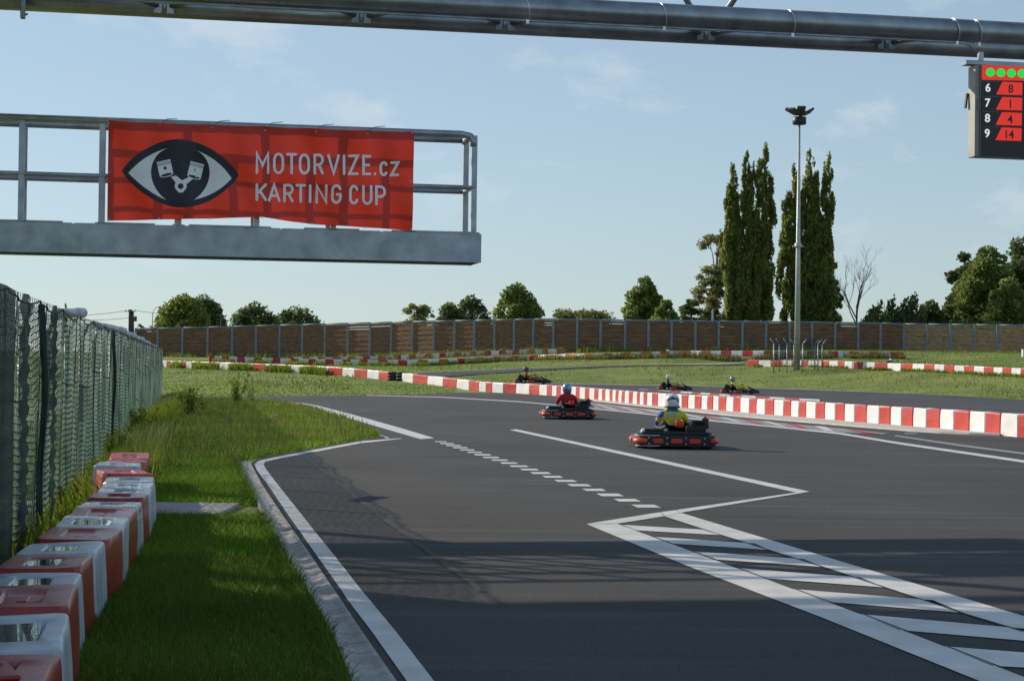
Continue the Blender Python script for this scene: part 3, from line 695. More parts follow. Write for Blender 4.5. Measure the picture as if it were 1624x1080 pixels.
bm = bmesh.new(); tube(bm, [(sr-.02, .06, zr-.02), (sr-.02, DW-.05, zr-.02)], rr*.9, 10); obj('end_rail', bm, M['galv'], walk)
for w_ in (.05, DW-.05):
    bm = bmesh.new(); tube(bm, [(SL, w_, zm), (sr+.02 if w_ < .1 else sr-.03, w_, zm)], .024, 8); obj('middle_rail', bm, M['galv'], walk)
bm = bmesh.new(); tube(bm, [(sr-.01, .06, zm), (sr-.01, DW-.05, zm)], .022, 8); obj('end_rail', bm, M['galv'], walk)
posts = [753, 651, 530, 408, 284, 161, 33, -95, -223, -350, -480]
for px in posts:
    s, _ = PL(px, 300)
    for w_ in (.05, DW-.05):
        bm = bmesh.new(); box(bm, (s+(.0 if w_ < .1 else -.006), w_, (zr+zt_)/2), (.056, .04, zr-zt_-.02), bev=.003)
        box(bm, (s, w_, zt_+.012), (.12, .06, .012))
        obj('railing_post', bm, M['galv'], walk)
bm = bmesh.new(); box(bm, (SL, DW/2, 1.2), (.3, .3, 2.6)); obj('support_column', bm, M['galv'], walk)

# banner
ban = empty('banner', GO, ga); tag(ban, 'red banner with eye emblem and MOTORVIZE.cz KARTING CUP lettering', 'banner')
WB = -.03
def bwave(s, z):
    return WB + .018*sin(s*7.1+z*1.3)*(.4+.6*min(1, max(0, (3.6-z)))) + .010*sin(s*17+z*5+1) + .008*sin(z*11+s*3) + .006*mnoise.noise(Vector((s*6, z*6, 3)))
def BPT(px, py, lift=0):
    s, z = PL(px, py, WB); return Vector((s, bwave(s, z)-lift, z))
# front/back art: banner sheet
topx = [172, 245, 333, 420, 500, 583, 657]; topy = [190.5, 194.3, 197, 200, 203.5, 206.5, 208.5]
botx = [170, 252, 333, 414, 450, 495, 579, 654]; boty = [350.5, 348.6, 346.8, 344.6, 350, 355.8, 361, 365.3]
nu, nv = 130, 44; V = []
for j in range(nv+1):
    for i in range(nu+1):
        u = i/nu; v = j/nv; xt = 172+u*(657-172); xb = 170+u*(654-170)
        yt = np.interp(xt, topx, topy); yb = np.interp(xb, botx, boty)
        sag = 1.6*abs(sin(u*pi*6))*(1-v)
        V.append(BPT(xt+(xb-xt)*v, yt+sag+(yb-yt-sag)*v))
i_ = np.arange((nu+1)*(nv+1)).reshape(nv+1, nu+1)
F = np.stack([i_[:-1, :-1], i_[:-1, 1:], i_[1:, 1:], i_[1:, :-1]], -1).reshape(-1, 4)
m, nt, b = newmat('banner_vinyl'); b.inputs['Base Color'].default_value = (.62, .032, .014, 1); b.inputs['Roughness'].default_value = .45
t = nt.nodes.new('ShaderNodeBsdfTranslucent'); t.inputs[0].default_value = (.66, .045, .014, 1)
ms = nt.nodes.new('ShaderNodeMixShader'); ms.inputs[0].default_value = .19
_n = nt.nodes.new('ShaderNodeTexNoise'); _n.inputs['Scale'].default_value = 2.2; _n.inputs['Detail'].default_value = 5
_b = nt.nodes.new('ShaderNodeBump'); _b.inputs['Strength'].default_value = .4; _b.inputs['Distance'].default_value = .05
_t = nt.nodes.new('ShaderNodeTexCoord'); nt.links.new(_t.outputs['Object'], _n.inputs['Vector']); nt.links.new(_n.outputs['Fac'], _b.inputs['Height']); nt.links.new(_b.outputs[0], b.inputs['Normal'])
nt.links.new(b.outputs[0], ms.inputs[1]); nt.links.new(t.outputs[0], ms.inputs[2]); nt.links.new(ms.outputs[0], nt.nodes['Material Output'].inputs[0])
npmesh('vinyl_sheet', np.array([tuple(v) for v in V]), F, m, ban, True)
M['print_black'] = mat('print_black', (.014, .015, .024), .45, var=.05)
M['print_white'] = mat('print_white', (.93, .93, .95), .5, var=.03)
def decal(name, polys, m, lift, parent=ban, cut=10.0):
    """polys: list of outlines in photo units, draped on the banner"""
    bm = bmesh.new()
    for k, gp in enumerate(polys):
        for pl in (gp if isinstance(gp[0], list) else [gp]):
            vs = [bm.verts.new((x, y, k*.02)) for x, y in pl]; bm.faces.new(vs)
    bmesh.ops.triangulate(bm, faces=bm.faces[:])
    xs_ = [v.co.x for v in bm.verts]; ys_ = [v.co.y for v in bm.verts]
    for g in np.arange(min(xs_), max(xs_), cut): bmesh.ops.bisect_plane(bm, geom=bm.verts[:]+bm.edges[:]+bm.faces[:], plane_co=(g, 0, 0), plane_no=(1, 0, 0))
    for g in np.arange(min(ys_), max(ys_), cut): bmesh.ops.bisect_plane(bm, geom=bm.verts[:]+bm.edges[:]+bm.faces[:], plane_co=(0, g, 0), plane_no=(0, 1, 0))
    for v in bm.verts: v.co = BPT(v.co.x, v.co.y, lift+v.co.z*.02)
    return obj(name, bm, m, parent)
def arcpts(cx, cy, rx, ry, a0, a1, n): return [(cx+rx*cos(R(a0+(a1-a0)*i/n)), cy+ry*sin(R(a0+(a1-a0)*i/n))) for i in range(n+1)]
def almond(xl, yl, xr, yr, top, bot, n=30, pw=1.35):
    P = []
    for i in range(n+1):
        u = i/n; P.append((xl+(xr-xl)*u, yl+(yr-yl)*u-top*(1-abs(2*u-1)**pw)**.85))
    for i in range(1, n):
        u = 1-i/n; P.append((xl+(xr-xl)*u, yl+(yr-yl)*u+bot*(1-abs(2*u-1)**pw)**.85))
    return P
decal('eye_outline', [almond(193, 271, 379, 278, 53, 55, pw=1.9)], M['print_black'], .003)
icx, icy, ir = 286, 273.5, 46.5
# white crescents
def crescent(side):
    tip = (203.5, 274.5) if side < 0 else (367.5, 283); tp_ = (267, 235.5) if side < 0 else (306, 237); bt_ = (263.5, 317.5) if side < 0 else (308, 317)
    n = 16; c1 = (232, 243) if side < 0 else (345, 250); c2 = (232, 305) if side < 0 else (345, 309); O_ = []; I_ = []
    for i in range(n+1):
        t = i/n; O_.append(((1-t)**2*tp_[0]+2*t*(1-t)*c1[0]+t*t*tip[0], (1-t)**2*tp_[1]+2*t*(1-t)*c1[1]+t*t*tip[1]))
    for i in range(1, n+1):
        t = i/n; O_.append(((1-t)**2*tip[0]+2*t*(1-t)*c2[0]+t*t*bt_[0], (1-t)**2*tip[1]+2*t*(1-t)*c2[1]+t*t*bt_[1]))
    a0 = math.degrees(atan2(tp_[1]-icy, tp_[0]-icx)); a1 = math.degrees(atan2(bt_[1]-icy, bt_[0]-icx))
    if side < 0: a0 %= 360; a1 %= 360
    r0 = math.hypot(tp_[0]-icx, tp_[1]-icy); r1 = math.hypot(bt_[0]-icx, bt_[1]-icy); m_ = 2*n
    for i in range(m_+1):
        t = i/m_; a = R(a0+(a1-a0)*t); rr_ = (r0+(r1-r0)*t); rr_ = rr_+(46.5-rr_)*sin(pi*t); I_.append((icx+rr_*cos(a), icy+rr_*sin(a)))
    out = []
    for i in range(m_):
        q = [O_[i], O_[i+1], I_[i+1], I_[i]]
        if i == 0: q = [O_[1], I_[1], O_[0]]
        if i == m_-1: q = [O_[i], O_[i+1], I_[i]]
        out.append(q)
    return out
decal('eye_white', [crescent(-1)], M['print_white'], .006); decal('eye_white', [crescent(1)], M['print_white'], .006)
def tr(P, cx, cy, a): return [(cx+x*cos(R(a))-y*sin(R(a)), cy+x*sin(R(a))+y*cos(R(a))) for x, y in P]
pist = []
for cx, cy, a in ((262, 268, -12), (310, 271, 14)):
    P = [(-11, -13), (11, -13), (11, 10)]+arcpts(0, 10, 11, 3.5, 0, 180, 8)[1:]
    pist.append(tr(P, cx, cy, a))
rod = [[(271, 281), (279, 279), (289, 287), (284, 292), (279, 291)], [(300, 281), (307, 283), (297, 292), (290, 291), (288, 287)],
       arcpts(286.5, 295.5, 9.5, 9.5, 0, 345, 18), [(279, 300), (294, 300), (290, 306), (283, 306)]]
[decal('piston', [q], M['print_white'], .006) for q in pist]; decal('connecting_rod', rod, M['print_white'], .0065)
dk = [arcpts(286.5, 296, 4.6, 4.6, 0, 345, 14)]
for cx, cy, a in ((262, 268, -12), (310, 271, 14)):
    dk.append(tr(arcpts(0, -1, 2.6, 2.6, 0, 330, 10), cx, cy, a)); dk.append(tr(arcpts(0, 10, 9, 2.2, 0, 345, 16), cx, cy, a))
    dk.append(tr([(-11, -10.3), (11, -10.3), (11, -9.5), (-11, -9.5)], cx, cy, a)); dk.append(tr([(-11, -7.6), (11, -7.6), (11, -6.8), (-11, -6.8)], cx, cy, a))
[decal('piston_detail', [q], M['print_black'], .008) for q in dk]
def arc(cx, cy, rx, ry, a0, a1, n=8): return [(cx+rx*cos(R(a0+(a1-a0)*i/n)), cy+ry*sin(R(a0+(a1-a0)*i/n))) for i in range(n+1)]
# unit glyphs, y down 0..1
GL = {
 'M': [[(0, 1), (0, 0), (.5, .62), (1, 0), (1, 1)]], 'T': [[(0, 0), (1, 0)], [(.5, 0), (.5, 1)]],
 'O': [arc(.5, .33, .5, .33, 180, 360)+arc(.5, .67, .5, .33, 0, 180)+[(0, .33)]],
 'R': [[(0, 1), (0, 0), (.55, 0)]+arc(.55, .26, .45, .26, -90, 90)+[(0, .52)], [(.5, .52), (1, 1)]],
 'V': [[(0, 0), (.5, 1), (1, 0)]], 'I': [[(.5, 0), (.5, 1)]], 'Z': [[(0, 0), (1, 0), (0, 1), (1, 1)]],
 'E': [[(1, 0), (0, 0), (0, 1), (1, 1)], [(0, .5), (.85, .5)]], 'K': [[(0, 0), (0, 1)], [(1, 0), (.05, .58)], [(.35, .42), (1, 1)]],
 'A': [[(0, 1), (.5, 0), (1, 1)], [(.17, .7), (.83, .7)]], 'N': [[(0, 1), (0, 0), (1, 1), (1, 0)]],
 'G': [arc(.5, .3, .5, .3, -20, -180)+arc(.5, .7, .5, .3, 180, 0)+[(1, .52), (.6, .52)]],
 'C': [arc(.5, .3, .5, .3, -20, -180)+arc(.5, .7, .5, .3, 180, 20)], 'U': [[(0, 0), (0, .7)]+arc(.5, .7, .5, .3, 180, 0)+[(1, 0)]],
 'P': [[(0, 1), (0, 0), (.55, 0)]+arc(.55, .28, .45, .28, -90, 90)+[(0, .56)]], 'z': [[(0, 0), (1, 0), (0, 1), (1, 1)]],
 'c': [arc(.5, .35, .5, .35, -30, -180)+arc(.5, .65, .5, .35, 180, 30)], '.': [[(.5, .97), (.5, 1)]],
 'J': [[(.9, 0), (.9, .75)]+arc(.5, .75, .4, .25, 0, 170)], 'D': [[(0, 0), (.4, 0)]+arc(.4, .5, .6, .5, -90, 90)+[(0, 1), (0, 0)]]}
def stroke(pts, r_):
    """thick polyline as mitred quads with round ends: list of convex outlines"""
    P = [Vector((*p, 0)) for p in pts]; Q = [P[0]]
    for p in P[1:]:
        if (p-Q[-1]).length > .05: Q.append(p)
    if len(Q) == 1: return [[(Q[0].x+r_*cos(t), Q[0].y+r_*sin(t)) for t in [2*pi*k/12 for k in range(12)]]]
    P = Q; Lf, Rt = [], []; n = len(P); out = []
    closed = (P[0]-P[-1]).length < .4 and n > 4
    if closed: P[-1] = P[0].copy()
    for i, p in enumerate(P):
        d0 = (P[i]-P[i-1]).normalized() if i else ((P[0]-P[-2]).normalized() if closed else (P[1]-P[0]).normalized())
        d1 = (P[i+1]-P[i]).normalized() if i < n-1 else ((P[1]-P[0]).normalized() if closed else d0)
        n0 = Vector((-d0.y, d0.x, 0)); n1 = Vector((-d1.y, d1.x, 0)); mm = (n0+n1)
        if mm.length < .2: mm = n0.copy()
        mm.normalize(); k = min(2.6, 1/max(.3, mm.dot(n0))); Lf.append(p+mm*r_*k); Rt.append(p-mm*r_*k)
    for i in range(n-1):
        out.append([(v.x, v.y) for v in (Rt[i], Rt[i+1], Lf[i+1], Lf[i])])
    if not closed:
        for p, d in ((P[0], (P[0]-P[1]).normalized()), (P[-1], (P[-1]-P[-2]).normalized())):
            a0 = atan2(d.y, d.x); out.append([(p.x+r_*cos(a0+t), p.y+r_*sin(a0+t)) for t in np.linspace(-pi/2, pi/2, 7)])
    return out
def letter(ch, x0, x1, yt, yb, r_):
    out = []
    x0 += r_; x1 -= r_; yt += r_; yb -= r_
    if x1 < x0: x0 = x1 = (x0+x1)/2
    for s in GL[ch]:
        pts = [(x0+p[0]*(x1-x0), yt+p[1]*(yb-yt)) for p in s]
        q_ = stroke(pts, r_); out.append(q_)
    return out
z2 = lambda a: 400+a/3.857
for ch, a, b in [('M', 20, 105), ('O', 127, 195), ('T', 207, 275), ('O', 285, 354), ('R', 375, 438), ('V', 458, 537), ('I', 553, 571), ('Z', 587, 652), ('E', 672, 728), ('.', 742, 760), ('c', 780, 832), ('z', 845, 900)]:
    x = (a+b)/2; yt = 316+(x-60)*.026; yb = 449+(x-60)*.0115
    if ch in 'cz': yt = yt+34; yb += 3
    decal('letter', letter(ch, z2(a), z2(b), 160+yt/3.857, 160+yb/3.857, 2.05), M['print_white'], .004, cut=6)
for ch, a, b in [('K', 20, 90), ('A', 95, 173), ('R', 190, 254), ('T', 264, 330), ('I', 347, 363), ('N', 388, 460), ('G', 481, 546), ('C', 592, 650), ('U', 671, 734), ('P', 751, 819)]:
    x = (a+b)/2; yt = 506+(x-50)*.017; yb = 615+(x-50)*.036
    decal('letter', letter(ch, z2(a), z2(b), 160+yt/3.857, 160+yb/3.857, 2.05), M['print_white'], .004, cut=6)
M['eyelet'] = mat('eyelet', (.7, .7, .7), .3, .6)
for px, py in [(171.5, 196), (253, 198.5), (337, 202), (420.5, 207), (501, 209.5), (583, 212), (654, 211), (173, 273), (651, 287.5), (172, 348), (252, 347), (333, 346), (415, 345), (494.6, 354.5), (579, 360.5), (652, 364)]:
    bm = bmesh.new(); c = BPT(px, py, .004); tube(bm, [c+Vector((.008*cos(t), 0, .008*sin(t))) for t in [2*pi*k/8 for k in range(8)]], .003, 4, closed=True); obj('eyelet', bm, M['eyelet'], ban)
for px in (253, 337, 420.5, 501, 583):
    bm = bmesh.new(); yy = float(np.interp(px, topx, topy)); a = BPT(px, yy+4, .01); b2 = BPT(px+12, yy-4.5, .02); c = BPT(px+28, yy-5.5, .02)
    tube(bm, [a, (a+b2)/2+Vector((0, -.01, .008)), b2, c], .0035, 5); obj('tie_cord', bm, M['wire'], ban)

# upper truss
tr_ = empty('truss_gantry', GO, ga); tag(tr_, 'round tube steel truss gantry crossing above the track at the top of the picture', 'gantry')
sL, sR = -10.0, 11.0
sa, za = PL(900, 35.7, .1); ra_ = .122
zn = za+ra_; wn_ = .1
sb, zb2 = PL(900, 60, .95); rb_ = .105; zf = zb2+rb_; wf = .95
bm = bmesh.new(); tube(bm, [(sL, wn_, zn), (sR, wn_, zn)], ra_, 24); obj('front_chord', bm, M['galv_dark'], tr_)
bm = bmesh.new(); tube(bm, [(sL, wf, zf), (sR, wf, zf)], rb_, 24); obj('rear_chord', bm, M['galv_dark'], tr_)
for w_, z in ((.3, zn+1.35), (.8, zn+1.35)):
    bm = bmesh.new(); tube(bm, [(sL, w_, z), (sR, w_, z)], .09, 16); obj('top_chord', bm, M['galv_dark'], tr_)
for px in (260, 571, 798, 1115, 1400, -60, 1700, 1980, -380):
    s, z = PL(px, 40, .95)
    bm = bmesh.new(); tube(bm, [(s, wf, zf), (s+.65, wn_, zn)], .03, 8); tube(bm, [(s, wf, zf), (s-.65, wn_, zn)], .03, 8); obj('lacing', bm, M['galv_dark'], tr_)
    if px in (1115, 1980, -380, -60, 260):
     bm = bmesh.new(); tube(bm, [(s, wf, zf+.05), (s-.85, .8, zn+1.35)], .035, 8); tube(bm, [(s+.12, wf, zf+.05), (s+.95, .8, zn+1.35)], .035, 8); obj('diagonal', bm, M['galv_dark'], tr_)
    bm = bmesh.new(); box(bm, (s, wf-.1, zf-.02), (.2, .02, .12)); tube(bm, [(s, wf-.12, zf-.09), (s, wf-.12, zf+.05)], .025, 8); obj('gusset_plate', bm, M['galv_dark'], tr_)
bm = bmesh.new(); s0, z0 = PL(300, 4, .0); tube(bm, [(sL, .05, zn-ra_-.015), (PL(1530, 80, .05)[0], .05, zn-ra_-.015), (PL(1545, 80, .05)[0]+.08, .12, zn-ra_-.10)], .013, 8); obj('cable_conduit', bm, M['galv'], tr_)
for px in (834, 1050, 1253, 1513, 1548):
    s, _ = PL(px, 50, .1); bm = bmesh.new()
    tube(bm, [(s-.03*sin(t), wn_+(ra_+.004)*cos(t), zn+(ra_+.004)*sin(t)) for t in [2*pi*k/24 for k in range(24)]], .006, 5, closed=True); box(bm, (s, wn_-.07, zn-ra_-.03), (.03, .03, .04))
    obj('pipe_strap', bm, M['eyelet'], tr_)
s, z = PL(38, 14, .95)
bm = bmesh.new(); box(bm, (s, wf-.13, zf-.06), (.05, .06, .30), bev=.008); tube(bm, [(s-.02, wf-.14, zf-.18), (s+.05, wf-.14, zf-.16)], .012, 6); obj('hanging_bracket', bm, M['galv_dark'], tr_)
for s in (sL+.1, sR-.1):
    for w_ in (wn_, wf):
        bm = bmesh.new(); tube(bm, [(s, w_, -.05), (s, w_, zn+1.35)], .12, 12); obj('column', bm, M['galv_dark'], tr_)

# lap board
sbo = empty('lap_board', GO, ga); tag(sbo, 'lit kart position display hanging from the gantry with green dots and red number boxes', 'display')
WS = .02
def SP(px, py, lift=0): s, z = PL(px, py, WS); return Vector((s, WS-lift, z))
def emis(name, c, s):
    m, nt, b = newmat(name); b.inputs['Base Color'].default_value = (*[x*.5 for x in c], 1); b.inputs['Emission Color'].default_value = (*c, 1); b.inputs['Emission Strength'].default_value = s; b.inputs['Roughness'].default_value = .5
    N = nt.nodes; L = nt.links; t = N.new('ShaderNodeTexCoord'); wv_ = N.new('ShaderNodeTexWave'); wv_.bands_direction = 'Z'; wv_.inputs['Scale'].default_value = 26
    L.new(t.outputs['Object'], wv_.inputs['Vector']); mr = N.new('ShaderNodeMapRange'); L.new(wv_.outputs['Fac'], mr.inputs[0]); mr.inputs[3].default_value = s*.82; mr.inputs[4].default_value = s*1.1
    L.new(mr.outputs[0], b.inputs['Emission Strength']); return m
M['led_red'] = emis('led_red', (.78, .035, .02), .75); M['led_green'] = emis('led_green', (.02, .75, .09), .8); M['led_white'] = emis('led_white', (.75, .78, .85), .85)
M['screen'] = mat('screen_black', (.006, .006, .008), .35); M['case'] = mat('grey_case', (.28, .29, .27), .5, .3, var=.1, scale=4)
TL = SP(1556, 103.5); BL = SP(1553, 248); TR = SP(1700, 110)
bm = bmesh.new(); s0 = TL.x; s1 = TL.x+1.25; zt2, zb3 = TL.z, BL.z
box(bm, ((s0+s1)/2, WS+.1, (zt2+zb3)/2), (s1-s0, .19, zt2-zb3), bev=.004); obj('casing', bm, M['case'], sbo)
bm = bmesh.new(); box(bm, (s0-.028, WS+.11, (zt2+zb3)/2), (.052, .17, zt2-zb3), bev=.003); box(bm, (s0-.02, WS+.012, (zt2+zb3)/2+.06), (.008, .02, .13)); obj('side_case', bm, M['case'], sbo)
bm = bmesh.new(); box(bm, ((s0+s1)/2, WS-.001, (zt2+zb3)/2), (s1-s0-.01, .012, zt2-zb3-.01)); obj('screen', bm, M['screen'], sbo)
def sdecal(name, polys, m, lift, par=sbo):
    bm = bmesh.new()
    for k, pl in enumerate(polys): bm.faces.new([bm.verts.new(SP(x, y, lift+k*.0004)) for x, y in pl])
    return obj(name, bm, m, par)
sk = .035  # downward drift to the right
sdecal('header_bar', [[(1556.5, 104), (1700, 109), (1700, 131), (1556.3, 127.3)]], M['led_red'], .010)
for k in range(6): sdecal('status_dot', [arcpts(1570+16.6*k, 115.6+.6*k, 7.2, 7, 0, 345, 14)], M['led_green'], .013)
def textmesh(name, body, px, py, hpx, m, par=sbo, lift=.014, w=1.0, bold=.02):
    cu = bpy.data.curves.new(name, 'FONT'); cu.body = body; cu.align_x = 'CENTER'; cu.align_y = 'CENTER'; cu.size = 1.0; cu.offset = bold
    t = bpy.data.objects.new('tmp', cu); col.objects.link(t); dg = bpy.context.evaluated_depsgraph_get(); dg.update()
    me = bpy.data.meshes.new_from_object(t.evaluated_get(dg)); bpy.data.objects.remove(t)
    ys_ = [v.co.y for v in me.vertices]; xs_ = [v.co.x for v in me.vertices]; h = max(ys_)-min(ys_); cy = (max(ys_)+min(ys_))/2; cx = (max(xs_)+min(xs_))/2
    for v in me.vertices: v.co = SP(px+(v.co.x-cx)*hpx/h*w, py-(v.co.y-cy)*hpx/h, lift)
    return link(name, me, m, par)
for k, (a, b) in enumerate([('6', '8'), ('7', '1'), ('8', '4'), ('9', '14')]):
    y = 140.5+24.1*k
    textmesh('place_number', a, 1566-.4*k, y-.8, 13.5, M['led_white'], w=.95)
    sdecal('number_box', [[(1579-.4*k, y+10), (1589-.4*k, y-10.2), (1621-.5*k, y-8.8), (1620.5-.5*k, y+11.5)]], M['led_red'], .011)
    textmesh('kart_number', b, 1602-.5*k, y+1, 13.5, M['screen'], w=.9)
    sdecal('lap_box', [[(1628, y-9), (1700, y-7), (1700, y-5.4), (1628, y-7.4)]], M['led_red'], .011)
    sdecal('row_rule', [[(1557, y-11.5), (1584, y-10.6), (1584, y-10.2), (1557, y-11.1)]], M['case'], .010)
bm = bmesh.new(); s_, z_ = PL(1527, 100, WS)
box(bm, ((s0+s1)/2-.06, WS+.12, zt2+.035), (s1-s0+.16, .12, .05), bev=.004); box(bm, (s0+.05, WS+.12, zt2+.10), (.05, .05, .12)); box(bm, (s1-.1, WS+.12, zt2+.10), (.05, .05, .12)); obj('hanging_frame', bm, M['galv_dark'], sbo)
bm = bmesh.new(); box(bm, (s0-.075, WS+.2, zt2-.36), (.02, .04, .16), Matrix.Rotation(.12, 3, 'Y')); obj('side_latch', bm, M['black'], sbo)

# unseen canopy added out of view on the left, shaped to shade the foreground
cano = empty('shade_canopy', (-12, 13, 0)); tag(cano, 'added unseen flat roof on steel posts beyond the mesh fence, shading the foreground', 'canopy')
bm = bmesh.new(); box(bm, (0.2, -1.35, 6.05), (13.0, 13.7, .3), Matrix.Rotation(-.03, 3, 'Z'), bev=.03); obj('roof', bm, M['galv'], cano)
for x in (-5.8, 5.4):
    for y in (-7.6, 5.6):
        bm = bmesh.new(); box(bm, (x, y, 2.95), (.16, .16, 5.9)); obj('post', bm, M['galv'], cano)

# ---------------------------------------------------------------- mesh fence on the left
f0, f1 = G(67, 830), G(254, 634)
fd = (f1-f0).normalized(); fstart = f0-fd*((f0.y-4.5)/fd.y)
Ltot = (f1-fstart).length; nbay = 25; bl = Ltot/nbay; fang = atan2(fd.y, fd.x)
mf = empty('mesh_fence', fstart, fang); tag(mf, 'tall chain link fence hung with pale green shade netting along the left grass', 'fence')
FH = 1.95
def netmesh(seed):
    r_ = random.Random(seed); V = []; F = []; nseg = 26; ns = 33
    fold = [r_.uniform(0, 6.28) for _ in range(4)]
    def w_(x, z):
        e = sin(pi*min(1, max(0, x/bl)))
        return -.05+e*(.03*sin(x*5+fold[0])+.012*sin(x*13+fold[1]+z*.8)+.02*sin(z*3+fold[2]))
    for k in range(ns):
        z0 = .06+(FH-.1)*k/ns; hgt = (FH-.1)/ns
        for i in range(nseg+1):
            x = bl*i/nseg; sag = .022*abs(sin(x/bl*pi*5+fold[3]*.1)) + .012*mnoise.noise(Vector((x*2, k*.3, seed)))
            sagtop = -.06*sin(pi*x/bl)*(k/ns)
            yy = w_(x, z0); zb = z0-sag+sagtop
            V += [(x, yy, zb+hgt*.12), (x, yy-.012, zb+hgt*.40), (x, yy, zb+hgt*.80), (x, yy-.010, zb-hgt*.06), (x, yy-.004, zb+hgt*.10)]
        b0 = len(V)-(nseg+1)*5
        for i in range(nseg):
            a = b0+i*5; F += [(a, a+5, a+6, a+1), (a+1, a+6, a+7, a+2), (a+3, a+8, a+9, a+4)]
    return np.array(V), np.array(F)
nets = []
for s in range(5):
    V, F = netmesh(s); o = npmesh('net_panel', V, F, [M['net'], M['netdark']], None, True); o.data.polygons.foreach_set('material_index', np.tile([0, 0, 1], len(F)//3).astype(np.int32)); nets.append(o.data); bpy.data.objects.remove(o)
def wiremesh(seed):
    r_ = random.Random(seed+50); bm = bmesh.new(); n = 30
    for k in range(-n, n*2):
        for sg in (1, -1):
            x0 = k*bl/n*1.0; z0, z1 = .03, FH; xa, xb = x0, x0+sg*(z1-z0)
            # clip to bay
            pts = []
            ta = 0; tb = 1
            for lim, s_ in ((0, 1), (bl, -1)):
                a_ = (xa-lim)*s_; b_ = (xb-lim)*s_
                if a_ < 0 and b_ < 0: ta = 2; break
                if a_ < 0: ta = max(ta, a_/(a_-b_))
                if b_ < 0: tb = min(tb, a_/(a_-b_))
            if ta >= tb: continue
            if k % 2: continue
            p = Vector((xa+(xb-xa)*ta, 0.0, z0+(z1-z0)*ta)); q = Vector((xa+(xb-xa)*tb, 0, z0+(z1-z0)*tb))
            tube(bm, [p, q], .0018, 3, caps=False)
    for i in range(3):
        x = bl*(i+.5)/3+r_.uniform(-.2, .2); pts = [(x+.03*sin(z*3+i), -.075+.02*sin(z*2+i), z) for z in np.linspace(.05, FH-.04, 8)]
        tube(bm, pts, r_.choice([.003, .004, .006]), 4)
    for z in (.08, 1.25+r_.uniform(-.1, .1), FH-.03):
        tube(bm, [(x, -.06+.015*sin(x*8), z-.06*sin(pi*x/bl)*(z/FH)) for x in np.linspace(0, bl, 10)], .008 if z > 1 else .004, 5)
    me = bpy.data.meshes.new('chain_link'); bm.to_mesh(me); bm.free(); me.materials.append(M['netdark']); return me
wires = [wiremesh(s) for s in range(3)]
postme = None
bm = bmesh.new(); tube(bm, [(0, .08, 0), (0, .08, FH-.25)], .03, 10); tube(bm, [(0, .08, FH-.27), (.0, .0, FH-.06)], .022, 8); lathe(bm, [(.034, FH-.25), (.03, FH-.22)], 10, (0, .08, 0)); 
postme = bpy.data.meshes.new('fence_post'); bm.to_mesh(postme); bm.free(); postme.materials.append(M['galv'])
bm = bmesh.new()
for j in range(3): tube(bm, [(.05*sin(j)+.04*j-.04, -.08-.01*j, z) for z in (.03,)]+[(.05*sin(j+z*2)+.04*j-.04, -.08-.012*j+.02*sin(z*4), z) for z in np.linspace(.3, FH-.06, 7)], .014, 6)
foldme = bpy.data.meshes.new('gathered_net'); bm.to_mesh(foldme); bm.free(); foldme.materials.append(M['netdark'])
for i in range(nbay):
    x = i*bl
    share('net_panel', nets[(i*3) % 5], mf, (x, 0, 0)); q = share('chain_link', wires[i % 3], mf, (x, 0, 0)); q['kind'] = 'stuff'
    share('post', postme, mf, (x, 0, 0))
    if i in (4, 9): share('gathered_net', foldme, mf, (x+.05*sin(i*4), 0, 0))
share('post', postme, mf, (Ltot, 0, 0))
# overlapping net on the nearest bays, their shade worked into its dark colour, sign plate behind the mesh
M['netsheet'] = openweave(mat('shaded_net_sheet', (.012, .035, .032), .7, var=.4, scale=8, transl=.2), .08)
for x0, x1 in ((3.0, 5.6), (6.0, 7.9), (8.3, 8.8), (11.0, 11.3)):
    V = []; nz_ = 24
    for k in range(nz_*2+1):
        z = .04+(FH-.08)*k/(nz_*2); q = .005*sin(k*2.3)
        V += [(x0+q+.03*sin(z*3), -.10+.015*sin(k), z), ((x0+x1)/2, -.13-.012*sin(k*1.7), z), (x1-q+.03*sin(z*3), -.095, z)]
    i_ = np.arange(len(V)).reshape(-1, 3); F = np.stack([i_[:-1, :-1], i_[:-1, 1:], i_[1:, 1:], i_[1:, :-1]], -1).reshape(-1, 4)
    npmesh('shaded_loose_net', np.array(V), F, M['netsheet'], mf, True)
bm = bmesh.new(); box(bm, (15.9, .12, 1.08), (.65, .01, .42), bev=.003); obj('sign_plate', bm, mat('plate_grey', (.33, .36, .35), .5, var=.1), mf)
